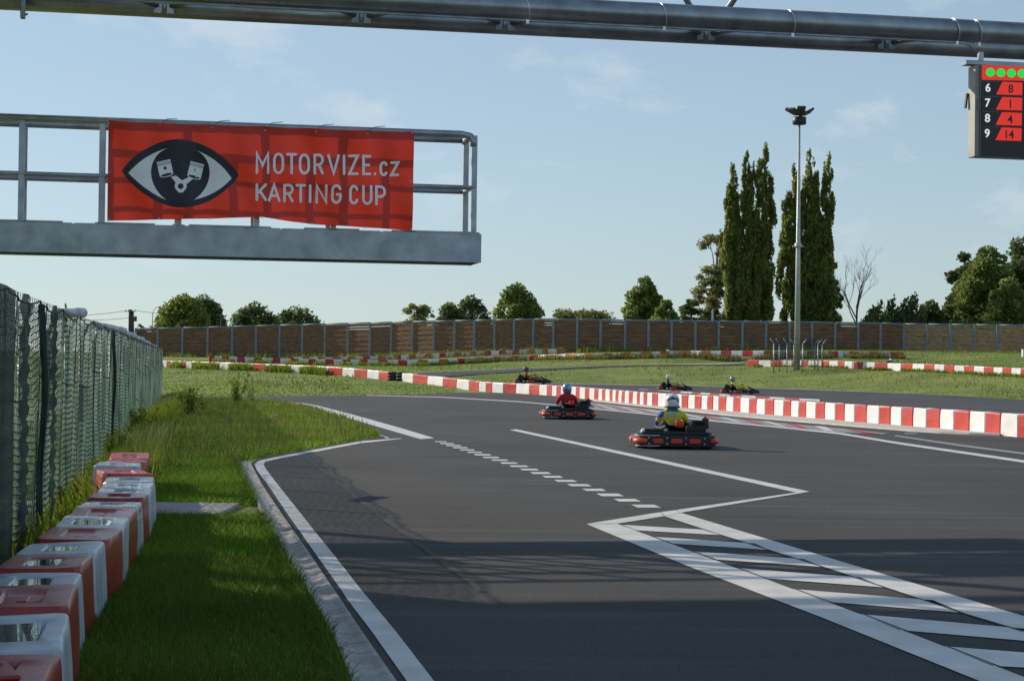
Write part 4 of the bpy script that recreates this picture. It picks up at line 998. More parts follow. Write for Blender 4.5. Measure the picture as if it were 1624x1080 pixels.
# white rolls along the top of the fence
M['rollwhite'] = mat('white_roll', (.58, .60, .64), .5, var=.08, scale=3)
rolls = [((93, 497), (131, 496), 21.3, .058, 'long white tube lying on the fence top, nearest the camera'), ((148, 519), (172, 524), 31, .06, 'white tube on the fence top, second from the camera'), ((172, 524), (197, 529), 36, .066, 'white tube on the fence top, above the middle posts'),
         ((192, 532), (213, 537), 44, .07, 'white tube on the fence top, fourth along'), ((212, 540), (226, 543), 52, .07, 'small white tube on the fence top, fifth along'), ((225, 546), (236, 549), 59, .07, 'tiny white tube on the fence top, sixth along'), ((236, 552), (247, 555), 64, .07, 'farthest tiny white tube at the end of the fence top')]
for a, b, d, r_, lab in rolls:
    pa, pb = D(a[0], a[1]-(5 if d > 25 else 0), d), D(b[0], b[1]-(4 if d > 25 else 0), d+.8); mid = (pa+pb)/2
    t = empty('white_tube', mid); tag(t, lab, 'tube', 'white tubes on the fence top')
    bm = bmesh.new(); e = (pb-pa)/2; tube(bm, [-e, e*.28], r_, 14); obj('tube_body', bm, M['rollwhite'], t)
    bm = bmesh.new(); tube(bm, [e*.3, e*.62, e], [r_*1.05, r_*1.1, r_*1.12], 14); obj('tube_sleeve', bm, M['rollwhite'], t)
    bm = bmesh.new(); tube(bm, [(0, 0, 0), (0, .1, -.25)], .012, 6); obj('tube_bracket', bm, M['galv'], t)

# ---------------------------------------------------------------- floodlight mast and cage
bp0 = D(1264, 581, 130); mast = empty('floodlight_mast', bp0); tag(mast, 'tall grey floodlight mast with lamps on top in front of the poplars', 'floodlight mast')
topp = D(1271, 186, 130); Hm = topp.z-bp0.z; lean = (topp.x-bp0.x)
def lx(z): return (topp.x-bp0.x)*z/Hm*.0
bm = bmesh.new(); tube(bm, [(0, 0, -.3), (0, 0, Hm*.4), (0, 0, Hm)], [.22, .17, .07], 14); obj('pole', bm, M['pole'], mast)
bm = bmesh.new(); lathe(bm, [(.24, 0), (.26, .1), (.26, .3), (.2, .34)], 12, (0, 0, Hm*.475)); tube(bm, [(-.42, 0, Hm*.475+.1), (.42, 0, Hm*.475+.1)], .05, 6); obj('collar', bm, M['pole'], mast)
bm = bmesh.new(); lathe(bm, [(.45, -.55), (.5, -.5), (.5, -.05), (.42, .0)], 14, (0, 0, Hm)); obj('lamp_housing', bm, M['black'], mast)
M['lampcase'] = mat('lamp_case', (.05, .055, .055), .5, var=.2)
for ang, tilt in ((0, .5), (90, .5), (180, .5), (270, .5), (45, .4), (225, .4)):
    bm = bmesh.new(); Rm = Matrix.Rotation(R(ang), 3, 'Z') @ Matrix.Rotation(-tilt, 3, 'Y')
    box(bm, Rm @ Vector((.78, 0, .10)), (.85, .62, .16), Rm, bev=.03); o = obj('floodlight', bm, M['lampcase'], mast); o.location = (0, 0, Hm-.05)
    bm = bmesh.new(); box(bm, Rm @ Vector((.78, 0, .01)), (.72, .52, .03), Rm); g = obj('lamp_glass', bm, M['lampcase'], o)
cage = empty('mast_cage', D(1264, 582, 128)); tag(cage, 'small wire mesh cage with angled post tops round the mast foot', 'cage')
co = D(1264, 582, 128)
cpx = [(1227, 0), (1236, 1.4), (1248, -.6), (1259, 1.4), (1273, -.6), (1292, 1.4), (1297, -.6), (1304, 1.4)]
for px, dy in cpx:
    p = D(px, 582, 128+dy)-co; zz = h1(p.x+co.x, p.y+co.y)-co.z
    bm = bmesh.new(); tube(bm, [(p.x, p.y, zz-.1), (p.x, p.y, 1.65)], .045, 6); tube(bm, [(p.x, p.y, 1.63), (p.x+(-.26 if px < 1262 else .26), p.y, 2.0)], .04, 6); obj('cage_post', bm, M['galv'], cage)
bm = bmesh.new(); xl, xr = D(1227, 582, 128).x-co.x, D(1304, 582, 128).x-co.x
for x0, x1 in ((xl, xl+1.35), (xr-1.4, xr)):
    for y in (-.6, 1.4):
        for k in range(14):
            x = x0+(x1-x0)*k/13; tube(bm, [(x, y, .05), (x, y, 1.95)], .012, 3, caps=False)
        for k in range(12): tube(bm, [(x0, y, .1+k*.165), (x1, y, .1+k*.165)], .012, 3, caps=False)
for z in (1.6, 2.0): tube(bm, [(xl, -.6, z), (xr, -.6, z)], .012, 4)
o = obj('cage_mesh', bm, M['netdark'], cage); o['kind'] = 'stuff'

# ---------------------------------------------------------------- utility poles, street lamps, far bits
def upole(px, pyb, pyt, d, lab, r_=.16):
    b_ = D(px, pyb, d); t_ = D(px, pyt, d); g = empty('utility_pole', (b_.x, b_.y, h1(b_.x, b_.y))); z = t_.z-g.location.z
    tag(g, lab, 'utility pole')
    bm = bmesh.new(); tube(bm, [(0, 0, 0), (0, 0, z)], [r_*1.2, r_], 8); obj('pole', bm, M['bark'], g)
    bm = bmesh.new(); box(bm, (0, 0, z-.25), (1.5, .12, .12)); obj('crossarm', bm, M['bark'], g)
    for x in (-.68, -.25, .3, .68):
        bm = bmesh.new(); lathe(bm, [(.03, 0), (.06, .05), (.05, .16), (.02, .2)], 8, (x, 0, z-.19)); obj('insulator', bm, M['glasslamp'], g)
    return Vector((b_.x, b_.y, t_.z)), g
u1, g1 = upole(206, 530, 491, 252, 'dark wooden double utility pole above the fence end at left', .22)
bm = bmesh.new(); tube(bm, [(.5, 0, 0), (.35, 0, u1.z-g1.location.z-.3)], [.2, .16], 8); box(bm, (.75, 0, u1.z-g1.location.z-1.3), (.35, .3, .7), bev=.03); obj('transformer_box', bm, M['bark'], g1)
u2, g2 = upole(351, 530, 498.5, 268, 'thin wooden utility pole before the dark tree', .13)
wr = empty('power_line', u1); tag(wr, 'thin power wires running left from the double utility pole', 'power line')
for k, (dx, pyl) in enumerate(((-.6, 500.5), (.6, 505.5))):
    a = D(60, pyl, 240)-u1; bm = bmesh.new(); b0 = Vector((dx, 0, -.2-.9*k))
    tube(bm, [a.lerp(b0, t)+Vector((0, 0, -1.2*t*(1-t))) for t in np.linspace(0, 1, 9)], .03, 4); obj('wire', bm, M['wire'], wr)
bm = bmesh.new(); b1 = u2-u1; tube(bm, [Vector((.6, 0, -.1)).lerp(b1, t)+Vector((0, 0, -1.6*t*(1-t))) for t in np.linspace(0, 1, 9)], .03, 4); obj('wire', bm, M['wire'], wr)
def slamp(pxb, pxh, pyt, d, lab):
    b_ = D(pxb, 560, d); g = empty('street_lamp', (b_.x, b_.y, h1(b_.x, b_.y))); t_ = D(pxh, pyt, d); z = t_.z-g.location.z; dx = t_.x-b_.x
    tag(g, lab, 'street lamp', 'street lamps beyond the timber wall')
    bm = bmesh.new(); tube(bm, [(0, 0, 0), (0, 0, z-1.1), (dx*.08, 0, z-.5), (dx*.35, 0, z-.1), (dx*.8, 0, z+.1)], [.07, .06, .05, .05, .04], 8); obj('lamp_post', bm, M['pole'], g)
    bm = bmesh.new(); lathe(bm, [(.05, -.28), (.26, -.2), (.3, -.05), (.2, .1), (.05, .15)], 12, (dx, 0, z)); obj('lamp_shade', bm, M['glasslamp'], g)
slamp(241, 258, 487, 250, 'curved street lamp in front of the yellowish tree at left')
slamp(757, 776, 496, 228, 'curved street lamp between two trees above the timber wall')
p = D(1130, 560, 222); g = empty('plain_pole', (p.x, p.y, h1(p.x, p.y))); tag(g, 'short plain pole behind the timber wall beside the poplars', 'pole'); bm = bmesh.new(); tube(bm, [(0, 0, 0), (0, 0, D(1130, 489, 222).z-g.location.z)], .14, 8); obj('pole', bm, M['wallsteel'], g)
bm = bmesh.new(); box(bm, (0, 0, D(1130, 489, 222).z-g.location.z), (.5, .2, .25), bev=.03); obj('pole_cap', bm, M['black'], g)
p = D(1628, 568, 150); g = empty('white_cabinet', (p.x, p.y, h1(p.x, p.y))); tag(g, 'white box cut by the right photo edge on the far grass', 'box')
bm = bmesh.new(); box(bm, (0, 0, .35), (.75, .4, .62), bev=.03); obj('cabinet_body', bm, M['white'], g); bm = bmesh.new(); box(bm, (0, 0, .68), (.8, .45, .04), bev=.01); obj('cabinet_lid', bm, M['white'], g)

# ---------------------------------------------------------------- trees
LM = {'green': leafmat('leaf_green', (.13, .19, .045), (.20, .26, .065), (.27, .32, .10), .55),
      'dark': leafmat('leaf_dark', (.08, .12, .045), (.125, .175, .06), (.19, .235, .09), .5),
      'yellow': leafmat('leaf_yellowish', (.15, .20, .03), (.21, .26, .05), (.28, .31, .08), .5),
      'poplar': leafmat('leaf_poplar', (.13, .165, .045), (.22, .26, .065), (.34, .37, .12), .62),
      'olive': leafmat('leaf_olive', (.19, .20, .08), (.25, .26, .10), (.30, .30, .13), .5)}
def leaves(cents, rads, n, size, up=0.0, seed=0, shell=.55):
    r_ = np.random.default_rng(seed); cents = np.array(cents); rads = np.array(rads)
    vol = (rads[:, 0]*rads[:, 1]*rads[:, 2])**.72; k = r_.choice(len(cents), n, p=vol/vol.sum())
    d = r_.normal(size=(n, 3)); d /= np.linalg.norm(d, axis=1)[:, None]
    rr_ = shell+(1-shell)*r_.random(n)**.7; rr_ = np.where(r_.random(n) < .22, rr_*(1.05+.3*r_.random(n)), rr_)
    P = cents[k]+d*rads[k]*rr_[:, None]
    a = r_.normal(size=(n, 3)); a[:, 2] += up*3; a /= np.linalg.norm(a, axis=1)[:, None]
    b = np.cross(a, r_.normal(size=(n, 3))); b /= np.linalg.norm(b, axis=1)[:, None]
    s = size*(.55+.9*r_.random(n))[:, None]; ln = 1.0+up*.8
    V = np.stack([P-a*s*ln, P+b*s*.62, P+a*s*ln, P-b*s*.62], 1).reshape(-1, 3)
    F = np.arange(n*4).reshape(n, 4); return V, F
def tree(px, top, wpx, d, kind, lab, style='round', n=5000, size=.26, base_px=None, seed=0, trunk=True, name='tree', group=None, lo=None, lean=0):
    bx = D(px, 560, d); gz = h1(bx.x, bx.y)-.1; g = empty(name, (bx.x, bx.y, gz)); T = D(px, top, d).z-gz; Wm = wpx*d/FPX
    tag(g, lab, 'tree', group)
    r_ = random.Random(seed); C, Rr = [], []; tips = []
    low = (D(px, lo, d).z-gz) if lo else T*.22
    if style == 'round':
        nl = 46; low = min(low, T*.10)
        for k in range(nl):
            f = (k+r_.random())/nl; z = low+(T-low)*f; prof_ = sqrt(max(.12, 1-(abs(f-.40)/.68)**2.2)); a = r_.random()*6.28; q = sqrt(r_.random())
            rad = Wm/2*r_.uniform(.26, .46)*(1-.3*f)
            ex = max(0, Wm/2*prof_*1.08-rad*.75); x = cos(a)*q*ex; y = sin(a)*q*ex
            if k % 2: x = (1 if k % 4 == 1 else -1)*ex*r_.uniform(.75, 1)
            rho = min(.97, sqrt(x*x+y*y)/(Wm/2*1.06)); zt_2 = low+(T-low)*sqrt(1-rho*rho)*r_.uniform(.86, 1.0)-rad*.75; z = min(z, zt_2)
            C.append((x, y, z)); Rr.append((rad, rad, rad*r_.uniform(.7, 1.0))); tips.append((x, y, z))
        for k in range(5):
            f = (k+.5)/6; rad = Wm*(.30-.16*abs(f-.35)); C.append((r_.uniform(-.09, .09)*Wm, 0, min(low+(T-low)*f, T-rad*1.25))); Rr.append((rad, rad, rad))
        C.append((0+lean*.9, 0, T-Wm*.12)); Rr.append((Wm*.16, Wm*.16, Wm*.12))
    elif style == 'sparse':
        for k in range(60):
            f = r_.random(); z = low+(T-low)*(.0+1.0*f); prof_ = sqrt(max(.08, 1-(2*abs(f-.45)/1.2)**2)); a = r_.random()*6.28; q = r_.random()**.4
            rad = Wm*r_.uniform(.09, .19); x = cos(a)*q*Wm/2*prof_; y = sin(a)*q*Wm/2*prof_
            C.append((x, y, min(z, T-rad))); Rr.append((rad, rad, rad*.7)); tips.append(C[-1])
    elif style == 'spire':      # list of (dx, top fraction, width fraction) in lean
        for dx, tf, wf_ in lean:
            Hs = T*tf
            for k in range(64):
                f = k/63; pr = (min(1, .35+f*3))*(1-f**2.8)**.75+.05
                q = sqrt(r_.random()); a = r_.random()*6.28; rad = Wm*wf_*.5*pr*r_.uniform(.3, .62)+.18
                z = .04*T+f*(Hs-.04*T); x = dx*Wm*(.55+.45*f**.8)+cos(a)*q*Wm*wf_*.52*pr; y = sin(a)*q*Wm*wf_*.45*pr
                x += .12*r_.uniform(-1, 1)*Wm*wf_
                C.append((x, y, min(z, Hs-.3))); Rr.append((rad*.6, rad*.6, max(.9, rad*r_.uniform(1.3, 2.4))))
                if k % 6 == 0: tips.append(C[-1])
        lean = 0
    elif style == 'conifer':
        for k in range(40):
            f = k/39; rad = Wm*.5*(1-f)**.9*.45+.12; a = k*2.4; q = Wm*.5*(1-f)*.6
            C.append((cos(a)*q, sin(a)*q, low*.5+(T-low*.5)*f*.97)); Rr.append((rad, rad, rad*.5)); tips.append(C[-1])
    elif style == 'windy':
        for dx, tf in ((-.3, .72), (-.1, .9), (.12, 1.0), (.33, .8)):
            for k in range(18):
                f = k/17; rad = Wm*.25*(1-f)**.6+.15; z = T*tf*(.08+.92*f)
                C.append((dx*Wm+f*f*1.0+r_.uniform(-.1, .1)*Wm*(1-f), r_.uniform(-.2, .2)*Wm*(1-f), z)); Rr.append((rad*1.1, rad, rad*1.0)); 
                if k % 4 == 0: tips.append(C[-1])
    # trunk + limbs
    bm = bmesh.new(); tr0 = max(.12, T*.018)
    tube(bm, [(0, 0, 0), (.03*T*.3, 0, T*.3), (lean*.4 if not isinstance(lean, list) else 0, .01*T, T*.62), ((lean*.8 if not isinstance(lean, list) else 0), 0, T*.88)], [tr0, tr0*.75, tr0*.42, tr0*.12], 7)
    for t in tips[:16]:
        t = Vector(t); s = Vector((0, 0, max(T*.12, t.z*.62))); m_ = s.lerp(t, .5)+Vector((0, 0, .06*T))
        tube(bm, [s, m_, t], [tr0*.36, tr0*.2, tr0*.06], 5)
    obj('trunk', bm, M['bark'], g)
    V, F = leaves(C, Rr, int(n*1.35), size, .5 if style in ('spire', 'windy') else 0, seed, .5 if style != 'sparse' else .15)
    npmesh('crown', V, F, LM[kind], g)
    return g
tree(289, 465, 88, 262, 'yellow', 'yellowish green bushy tree behind the left end of the timber wall', n=5500, seed=1)
tree(322, 466, 70, 285, 'dark', 'dark green tree rising just right of the yellowish tree', n=4500, seed=2)
tree(405, 478, 80, 280, 'dark', 'dark rounded tree, left one of the pair near the banner walkway', n=4800, seed=3)
tree(468, 484, 96, 290, 'dark', 'wide dark tree, right one of the rounded pair', n=5200, seed=4)
tree(662, 481, 54, 250, 'olive', 'thin pale tree with sparse leaves above the timber wall', 'sparse', n=3200, seed=5, size=.2)
tree(715, 479, 56, 262, 'dark', 'low dark bushy tree beside the pale sparse one', n=3200, seed=6)
tree(746, 467, 62, 268, 'dark', 'dark round-topped tree behind the street lamp', n=4000, seed=7)
tree(819, 448, 76, 250, 'green', 'green round tree standing right of the street lamp', n=6500, seed=8)
tree(919, 487, 88, 250, 'olive', 'low spreading olive shrub-like tree over the middle of the wall', 'sparse', n=4200, seed=9, size=.2, lo=520)
tree(1022, 438, 66, 246, 'green', 'tall leafy green tree left of the big poplars', n=7000, seed=10)
tree(1054, 474, 44, 240, 'green', 'small light green tree tucked beside the tall leafy tree', n=3200, seed=11)
tree(1096, 473, 44, 252, 'dark', 'small grey-green tree just left of the poplars', 'sparse', n=3600, seed=12, size=.2)
tree(1135, 368, 64, 256, 'olive', 'yellow-brown thinning tree against the left poplar', 'sparse', n=6500, seed=13, size=.19, lo=515)
tree(1186, 230, 88, 248, 'poplar', 'huge Lombardy poplar with three spires, left one of the pair', 'spire', n=34000, seed=14, size=.21, lean=[(-.34, .80, .40), (-.30, .90, .28), (-.08, .955, .36), (.02, .9, .4), (.27, 1.0, .38), (.38, .86, .30)], name='poplar_tree')
tree(1279, 243, 92, 252, 'poplar', 'huge Lombardy poplar behind the floodlight mast, right one of the pair', 'spire', n=35000, seed=15, size=.21, lean=[(-.36, .80, .36), (-.22, .93, .34), (.03, 1.0, .38), (.12, .9, .42), (.33, .985, .34), (.42, .80, .28)], name='poplar_tree')
tree(1312, 400, 44, 256, 'poplar', 'dark bushy growth at the right foot of the poplars', 'round', n=5200, seed=16)
tree(1378, 478, 52, 240, 'dark', 'dark wind-blown small trees under the bare tree', 'windy', n=4600, seed=17, size=.22)
tree(1432, 463, 60, 246, 'dark', 'feathery dark wind-blown tree right of the bare one', 'windy', n=5200, seed=18, size=.22)
tree(1475, 476, 56, 250, 'dark', 'low dark rounded tree before the large right hand trees', n=4200, seed=19)
tree(1402, 468, 30, 250, 'dark', 'slim dark wind-bent tree between the bare tree and its neighbour', 'windy', n=2600, seed=27, size=.22)
tree(1528, 400, 62, 258, 'dark', 'dark full tree at the left edge of the right hand grove', n=7500, seed=20, size=.28, lo=555)
tree(1566, 390, 100, 246, 'green', 'large light green tree in the middle of the right hand grove', n=12000, seed=21, size=.28, lo=540)
tree(1620, 376, 120, 250, 'dark', 'large dark green tree cut by the right photo edge', n=14000, seed=22, size=.28, lo=540)
tree(1598, 440, 74, 240, 'green', 'lower bright green tree in front of the right hand grove', n=6500, seed=23, lo=545)
tree(103, 478, 13, 330, 'dark', 'tiny distant conifer top above the white tube on the fence', 'conifer', n=700, seed=24)
tree(222, 514, 22, 300, 'dark', 'low bush behind the utility pole', n=800, seed=25)
# bare tree
bx = D(1357, 560, 244); gz = h1(bx.x, bx.y); g = empty('bare_tree', (bx.x, bx.y, gz)); tag(g, 'bare grey leafless tree right of the poplars', 'tree'); T = D(1357, 412, 244).z-gz
bm = bmesh.new(); rr0 = random.Random(5)
def branch(p, d, L, r_, lv):
    q = p+d*L*.5+Vector((rr0.uniform(-.1, .1), rr0.uniform(-.1, .1), .03))*L; e = q+(d+Vector((0, 0, .12))).normalized()*L*.5
    tube(bm, [p, q, e], [r_, r_*.8, r_*.5], 5 if lv < 2 else 3, caps=False)
    if lv >= 5: return
    for k in range(3 if lv else 5):
        dd = (d+Vector((rr0.uniform(-.75, .75), rr0.uniform(-.75, .75), rr0.uniform(-.1, .45)))).normalized()
        branch(q.lerp(e, rr0.random()), dd, L*rr0.uniform(.5, .72), r_*.5, lv+1)
branch(Vector((0, 0, 0)), Vector((0, 0, 1)), T*.52, .2, 0)
obj('trunk', bm, M['bark'], g)
# mistletoe ball
pm = D(1128, 447, 254); C = [(0, 0, 0)]; V, F = leaves(C, [(.5, .5, .45)], 260, .14, seed=5)
o = npmesh('mistletoe', V, F, LM['dark']); o.location = pm; tag(o, 'round dark mistletoe ball in the thinning tree', 'mistletoe')

# ---------------------------------------------------------------- grass
GM_near = leafmat('grass_near', (.065, .125, .010), (.10, .17, .014), (.15, .215, .03), .5, .5)  # darker green for grass under the roof's shadow, shade put into the colour
GM_mid = leafmat('grass_mid', (.12, .18, .014), (.18, .245, .022), (.25, .29, .05), .5, .6)
GM_mid2 = leafmat('grass_sunny', (.095, .19, .012), (.145, .265, .018), (.22, .32, .04), .5, .55)  # brighter copy for sunlit verge and bank, sun put into the colour
GM_dry = leafmat('grass_dry', (.13, .11, .035), (.17, .15, .05), (.24, .20, .09), .35, .7)
def inpoly(x, y, poly):
    c = np.zeros(len(x), bool); n = len(poly); j = n-1
    for i in range(n):
        xi, yi = poly[i]; xj, yj = poly[j]
        t = ((yi > y) != (yj > y)) & (x < (xj-xi)*(y-yi)/((yj-yi) if yj != yi else 1e-9)+xi); c ^= t; j = i
    return c
def blades(name, P, hgt, wid, m, lean=.35, seed=0, parent=None):
    r_ = np.random.default_rng(seed); n = len(P); a = r_.random(n)*2*pi; dx = np.stack([np.cos(a), np.sin(a), np.zeros(n)], 1)
    h_ = hgt*(.55+.9*r_.random(n)); w_ = wid*(.7+.6*r_.random(n)); b = r_.random(n)*2*pi; ln = (lean*h_*(.3+r_.random(n)))
    ld = np.stack([np.cos(b)*ln, np.sin(b)*ln, np.zeros(n)], 1); up = np.zeros((n, 3)); up[:, 2] = h_
    V = np.stack([P-dx*w_[:, None]*.5, P+dx*w_[:, None]*.5, P+dx*w_[:, None]*.35+ld*.4+up*.6, P-dx*w_[:, None]*.35+ld*.4+up*.6, P+ld+up], 1)
    me_v = V.reshape(-1, 3); i_ = np.arange(n)*5
    F = np.concatenate([np.stack([i_, i_+1, i_+2], 1), np.stack([i_, i_+2, i_+3], 1), np.stack([i_+3, i_+2, i_+4], 1)])
    o = npmesh(name, me_v, F, m, parent); o['kind'] = 'stuff'; o['label'] = name.replace('_', ' '); return o
fL = [(fstart.x-.6, fstart.y), (f1.x-.8, f1.y+3)]
gpoly = [(-1.0, 3.0)]+[(p.x-.0, p.y) for p in reversed(dl)]+PX([(374, 732.5), (405, 728.5), (467, 716.5), (560, 700), (606, 692), (590, 682.5), (558, 669.5), (490, 647.5), (436, 639.3), (400, 636.2), (253, 634.2)])+[(f1.x-3, f1.y+2), (fstart.x-1.6, fstart.y)]
pp0, pp1 = G(340, 821).y, G(340, 803.3).y
def scatter(poly, dens, y0, y1, seed):
    r_ = np.random.default_rng(seed); xs_ = [p[0] for p in poly]; xa, xb = min(xs_), max(xs_); n = int(dens*(xb-xa)*(y1-y0))
    x = xa+(xb-xa)*r_.random(n); y = y0+(y1-y0)*r_.random(n); k = inpoly(x, y, poly); x, y = x[k], y[k]
    k = ~((y > pp0-.02) & (y < pp1+.02) & (x > G(247, 812).x-3)); x, y = x[k], y[k]
    k = x > -0.285*y-1.5; x, y = x[k], y[k]
    return np.stack([x, y, np.zeros(len(x))], 1)
P = scatter(gpoly, 3600, 5.0, 13, 1); blades('mown_grass', P, .055, .0055, GM_near, .6, 1)
P = scatter(gpoly, 1700, 13, 24, 2); blades('mown_grass', P, .065, .009, GM_mid2, .7, 2)
P = scatter(gpoly, 520, 24, 45, 3); blades('rough_grass', P, .085, .018, GM_mid2, .8, 3)
P = scatter(gpoly, 230, 45, 74, 4); blades('rough_grass', P, .11, .035, GM_mid2, .7, 4)
P = scatter(gpoly, 26, 24, 74, 5); blades('tall_dry_stems', P, .22, .014, GM_dry, .35, 5)
# taller weeds near the fence foot
r_ = np.random.default_rng(9); t = r_.random(4200); off = r_.random(4200)**1.6*.9
s_ = 7.5+t*(Ltot-7.5); P = np.stack([fstart.x+fd.x*s_+off*fd.y, fstart.y+fd.y*s_-off*fd.x, np.zeros(4200)], 1); blades('weeds_at_fence', P, .30, .022, GM_mid, .5, 9)
def weed(px, py, hpx, n, lab, m=None, seed=0, d=None, spread=.35, grp='tall weeds in the rough grass'):
    p = G(px, py) if d is None else D(px, py, d); 
    if d is not None: p.z = h1(p.x, p.y)
    H = hpx*p.y/FPX; g = empty('weed', p); tag(g, lab, 'weed', grp); r_ = random.Random(seed)
    bm = bmesh.new(); L_ = []
    for k in range(max(4, n//60)):
        a = r_.random()*6.28; q = r_.random()*spread*H; bx_ = Vector((cos(a)*q*.5, sin(a)*q*.5, 0)); tx = Vector((cos(a)*q*1.4, sin(a)*q*1.4, H*r_.uniform(.6, 1)))
        tube(bm, [bx_, bx_.lerp(tx, .5)+Vector((0, 0, H*.05)), tx], [.008*H+.002, .006*H+.002, .002*H+.001], 4)
        for j in range(n//max(4, n//60)):
            f = r_.uniform(.1, 1); L_.append(bx_.lerp(tx, f)+Vector((r_.gauss(0, .06), r_.gauss(0, .06), r_.gauss(0, .02)))*H)
    obj('stem', bm, M['bark'], g)
    n = len(L_); L_ = np.array([tuple(v) for v in L_]); rr2 = np.random.default_rng(seed); a = rr2.normal(size=(n, 3)); a /= np.linalg.norm(a, axis=1)[:, None]; b = np.cross(a, rr2.normal(size=(n, 3))); b /= np.linalg.norm(b, axis=1)[:, None]
    s = H*.035*(.5+rr2.random(n))[:, None]
    V = np.stack([L_-a*s*1.4, L_+b*s*.6, L_+a*s*1.4, L_-b*s*.6], 1).reshape(-1, 3); npmesh('leaves', V, np.arange(n*4).reshape(n, 4), m or GM_mid, g)
for k, (px, py, h_, n, lab) in enumerate([(300, 662, 52, 900, 'tall bushy weed above the middle of the rough grass'), (280, 668, 34, 500, 'shorter bushy weed left of the tallest one'), (318, 655, 30, 420, 'green weed close right of the tallest one'), (372, 640, 50, 420, 'slender tall weed at the grass edge, left of its twin'), (400, 640, 32, 260, 'slender weed at the grass edge, right of its twin'),
        (222, 692, 62, 600, 'leafy climber growing up the far part of the mesh fence'), (205, 700, 38, 400, 'low leafy weed beside the fence climber'), (172, 735, 55, 600, 'leafy weed leaning on the netting behind the blocks'), (118, 800, 52, 600, 'yellow green weed at the foot of the netting'), (150, 770, 46, 500, 'broad leafy weed between netting and blocks'), (98, 812, 44, 450, 'weed in front of the gap in the netting'), (188, 722, 46, 600, 'small weed at the fence foot near the red blocks')]):
    weed(px, py, h_, n, lab, seed=k)
for k, (px, py, h_, n, lab) in enumerate([(545, 695-25, 14, 120, 'small weed by the white pit line, nearer one'), (560, 668, 10, 90, 'small weed by the white pit line, farther one')]): weed(px, py, h_, n, lab, seed=k+40, grp='small weeds on the pit line')
M['purple'] = leafmat('purple_flower', (.16, .08, .16), (.22, .12, .2), (.3, .2, .26))
weed(361, 670, 12, 260, 'small purple flowering plant in the rough grass', M['purple'], 77, grp='purple flowering plant')
# far grass: tufts on the banks
r_ = np.random.default_rng(31); n = 150000
y = 68+(214-68)*r_.random(n)**1.0; x = (r_.random(n)-.5)*2*(.30*y)
k = y > np.interp(x, BX, BY)-2
# keep tracks clear
wx = [p.x for px, p in WPT][::-1]; wy = [p.y for px, p in WPT][::-1]
btp = [(p.x, p.y) for p in B]+[(p.x, p.y) for p in reversed(A)]
stp = [(D(*p).x, D(*p).y) for p in STRIPU]+[(D(*p).x, D(*p).y) for p in reversed(STRIPL)]
k &= ~inpoly(x, y, btp) & ~inpoly(x, y, stp) & ~inpoly(x, y, track_poly)
wl = np.interp(x, wx, wy)
k &= ~((x > -3) & (y < wl+8))
x, y = x[k], y[k]; z = hh(x, y)-.01
blades('bank_grass', np.stack([x, y, z], 1), .065, .055, GM_mid2, 1.2, 31)
kk = (r_.random(len(x)) < .12) & (np.array([mnoise.noise(Vector((a*.12, b*.05, 7))) for a, b in zip(x, y)]) > .12); blades('dry_bank_grass', np.stack([x, y, z], 1)[kk], .22, .05, GM_dry, .5, 32)
# weedy fringes along barrier rows
def fringe(Pn, nn, hgt, off, m, name, seed, wid=.06, sp=.5):
    r2 = np.random.default_rng(seed); Pn = sorted(Pn, key=lambda t: t[0]); ax = np.array([q[0] for q in Pn]); u = r2.random(nn)
    px = ax[0]+(ax[-1]-ax[0])*u; keep = np.array([mnoise.noise(Vector((q*.035, seed, 0))) for q in px]) > -.12; px = px[keep]
    X = np.interp(px, ax, [q[1].x for q in Pn]); Y = np.interp(px, ax, [q[1].y for q in Pn]); Y = Y-off-r2.random(len(px))*sp
    blades(name, np.stack([X, Y, hh(X, Y)-.03], 1), hgt, wid, m, .5, seed)
fringe([q for q in WPT if q[0] < 540], 5000, .45, .05, GM_mid, 'weeds_under_wall', 51, .07, 2.2)
fringe(ROWS['B'], 7000, .34, .1, GM_mid, 'weeds_on_bank', 52, .08, 1.5)
fringe(ROWS['B'][6:], 3800, .55, .1, GM_dry, 'dry_weeds_on_bank', 53, .05, 1.8)
fringe(ROWS['D'], 2500, .22, .05, GM_mid, 'weeds_by_blocks', 54, .06, .8)
fringe([(px, p) for px, p in FP], 4500, .6, .6, GM_mid, 'weeds_under_timber_wall', 55, .09, 4)
fringe([q for q in ROWS['C']], 1500, .6, .3, GM_dry, 'tall_grass_by_timber_wall', 56, .05, 2)
# edge tufts over the drain
edge = [(p.x-.01, p.y) for p in dl]
r2 = np.random.default_rng(61); idx_ = r2.integers(0, 60, 3500); tt_ = r2.random(3500)
P = np.array([[dl[i].x+(dl[i+1].x-dl[i].x)*t-.004-.05*q, dl[i].y+(dl[i+1].y-dl[i].y)*t, .0] for i, t, q in zip(idx_, tt_, r2.random(3500))])
P = P[~((P[:, 1] > pp0-.02) & (P[:, 1] < pp1+.02))]
blades('edge_grass', P, .085, .008, GM_near, .8, 61)

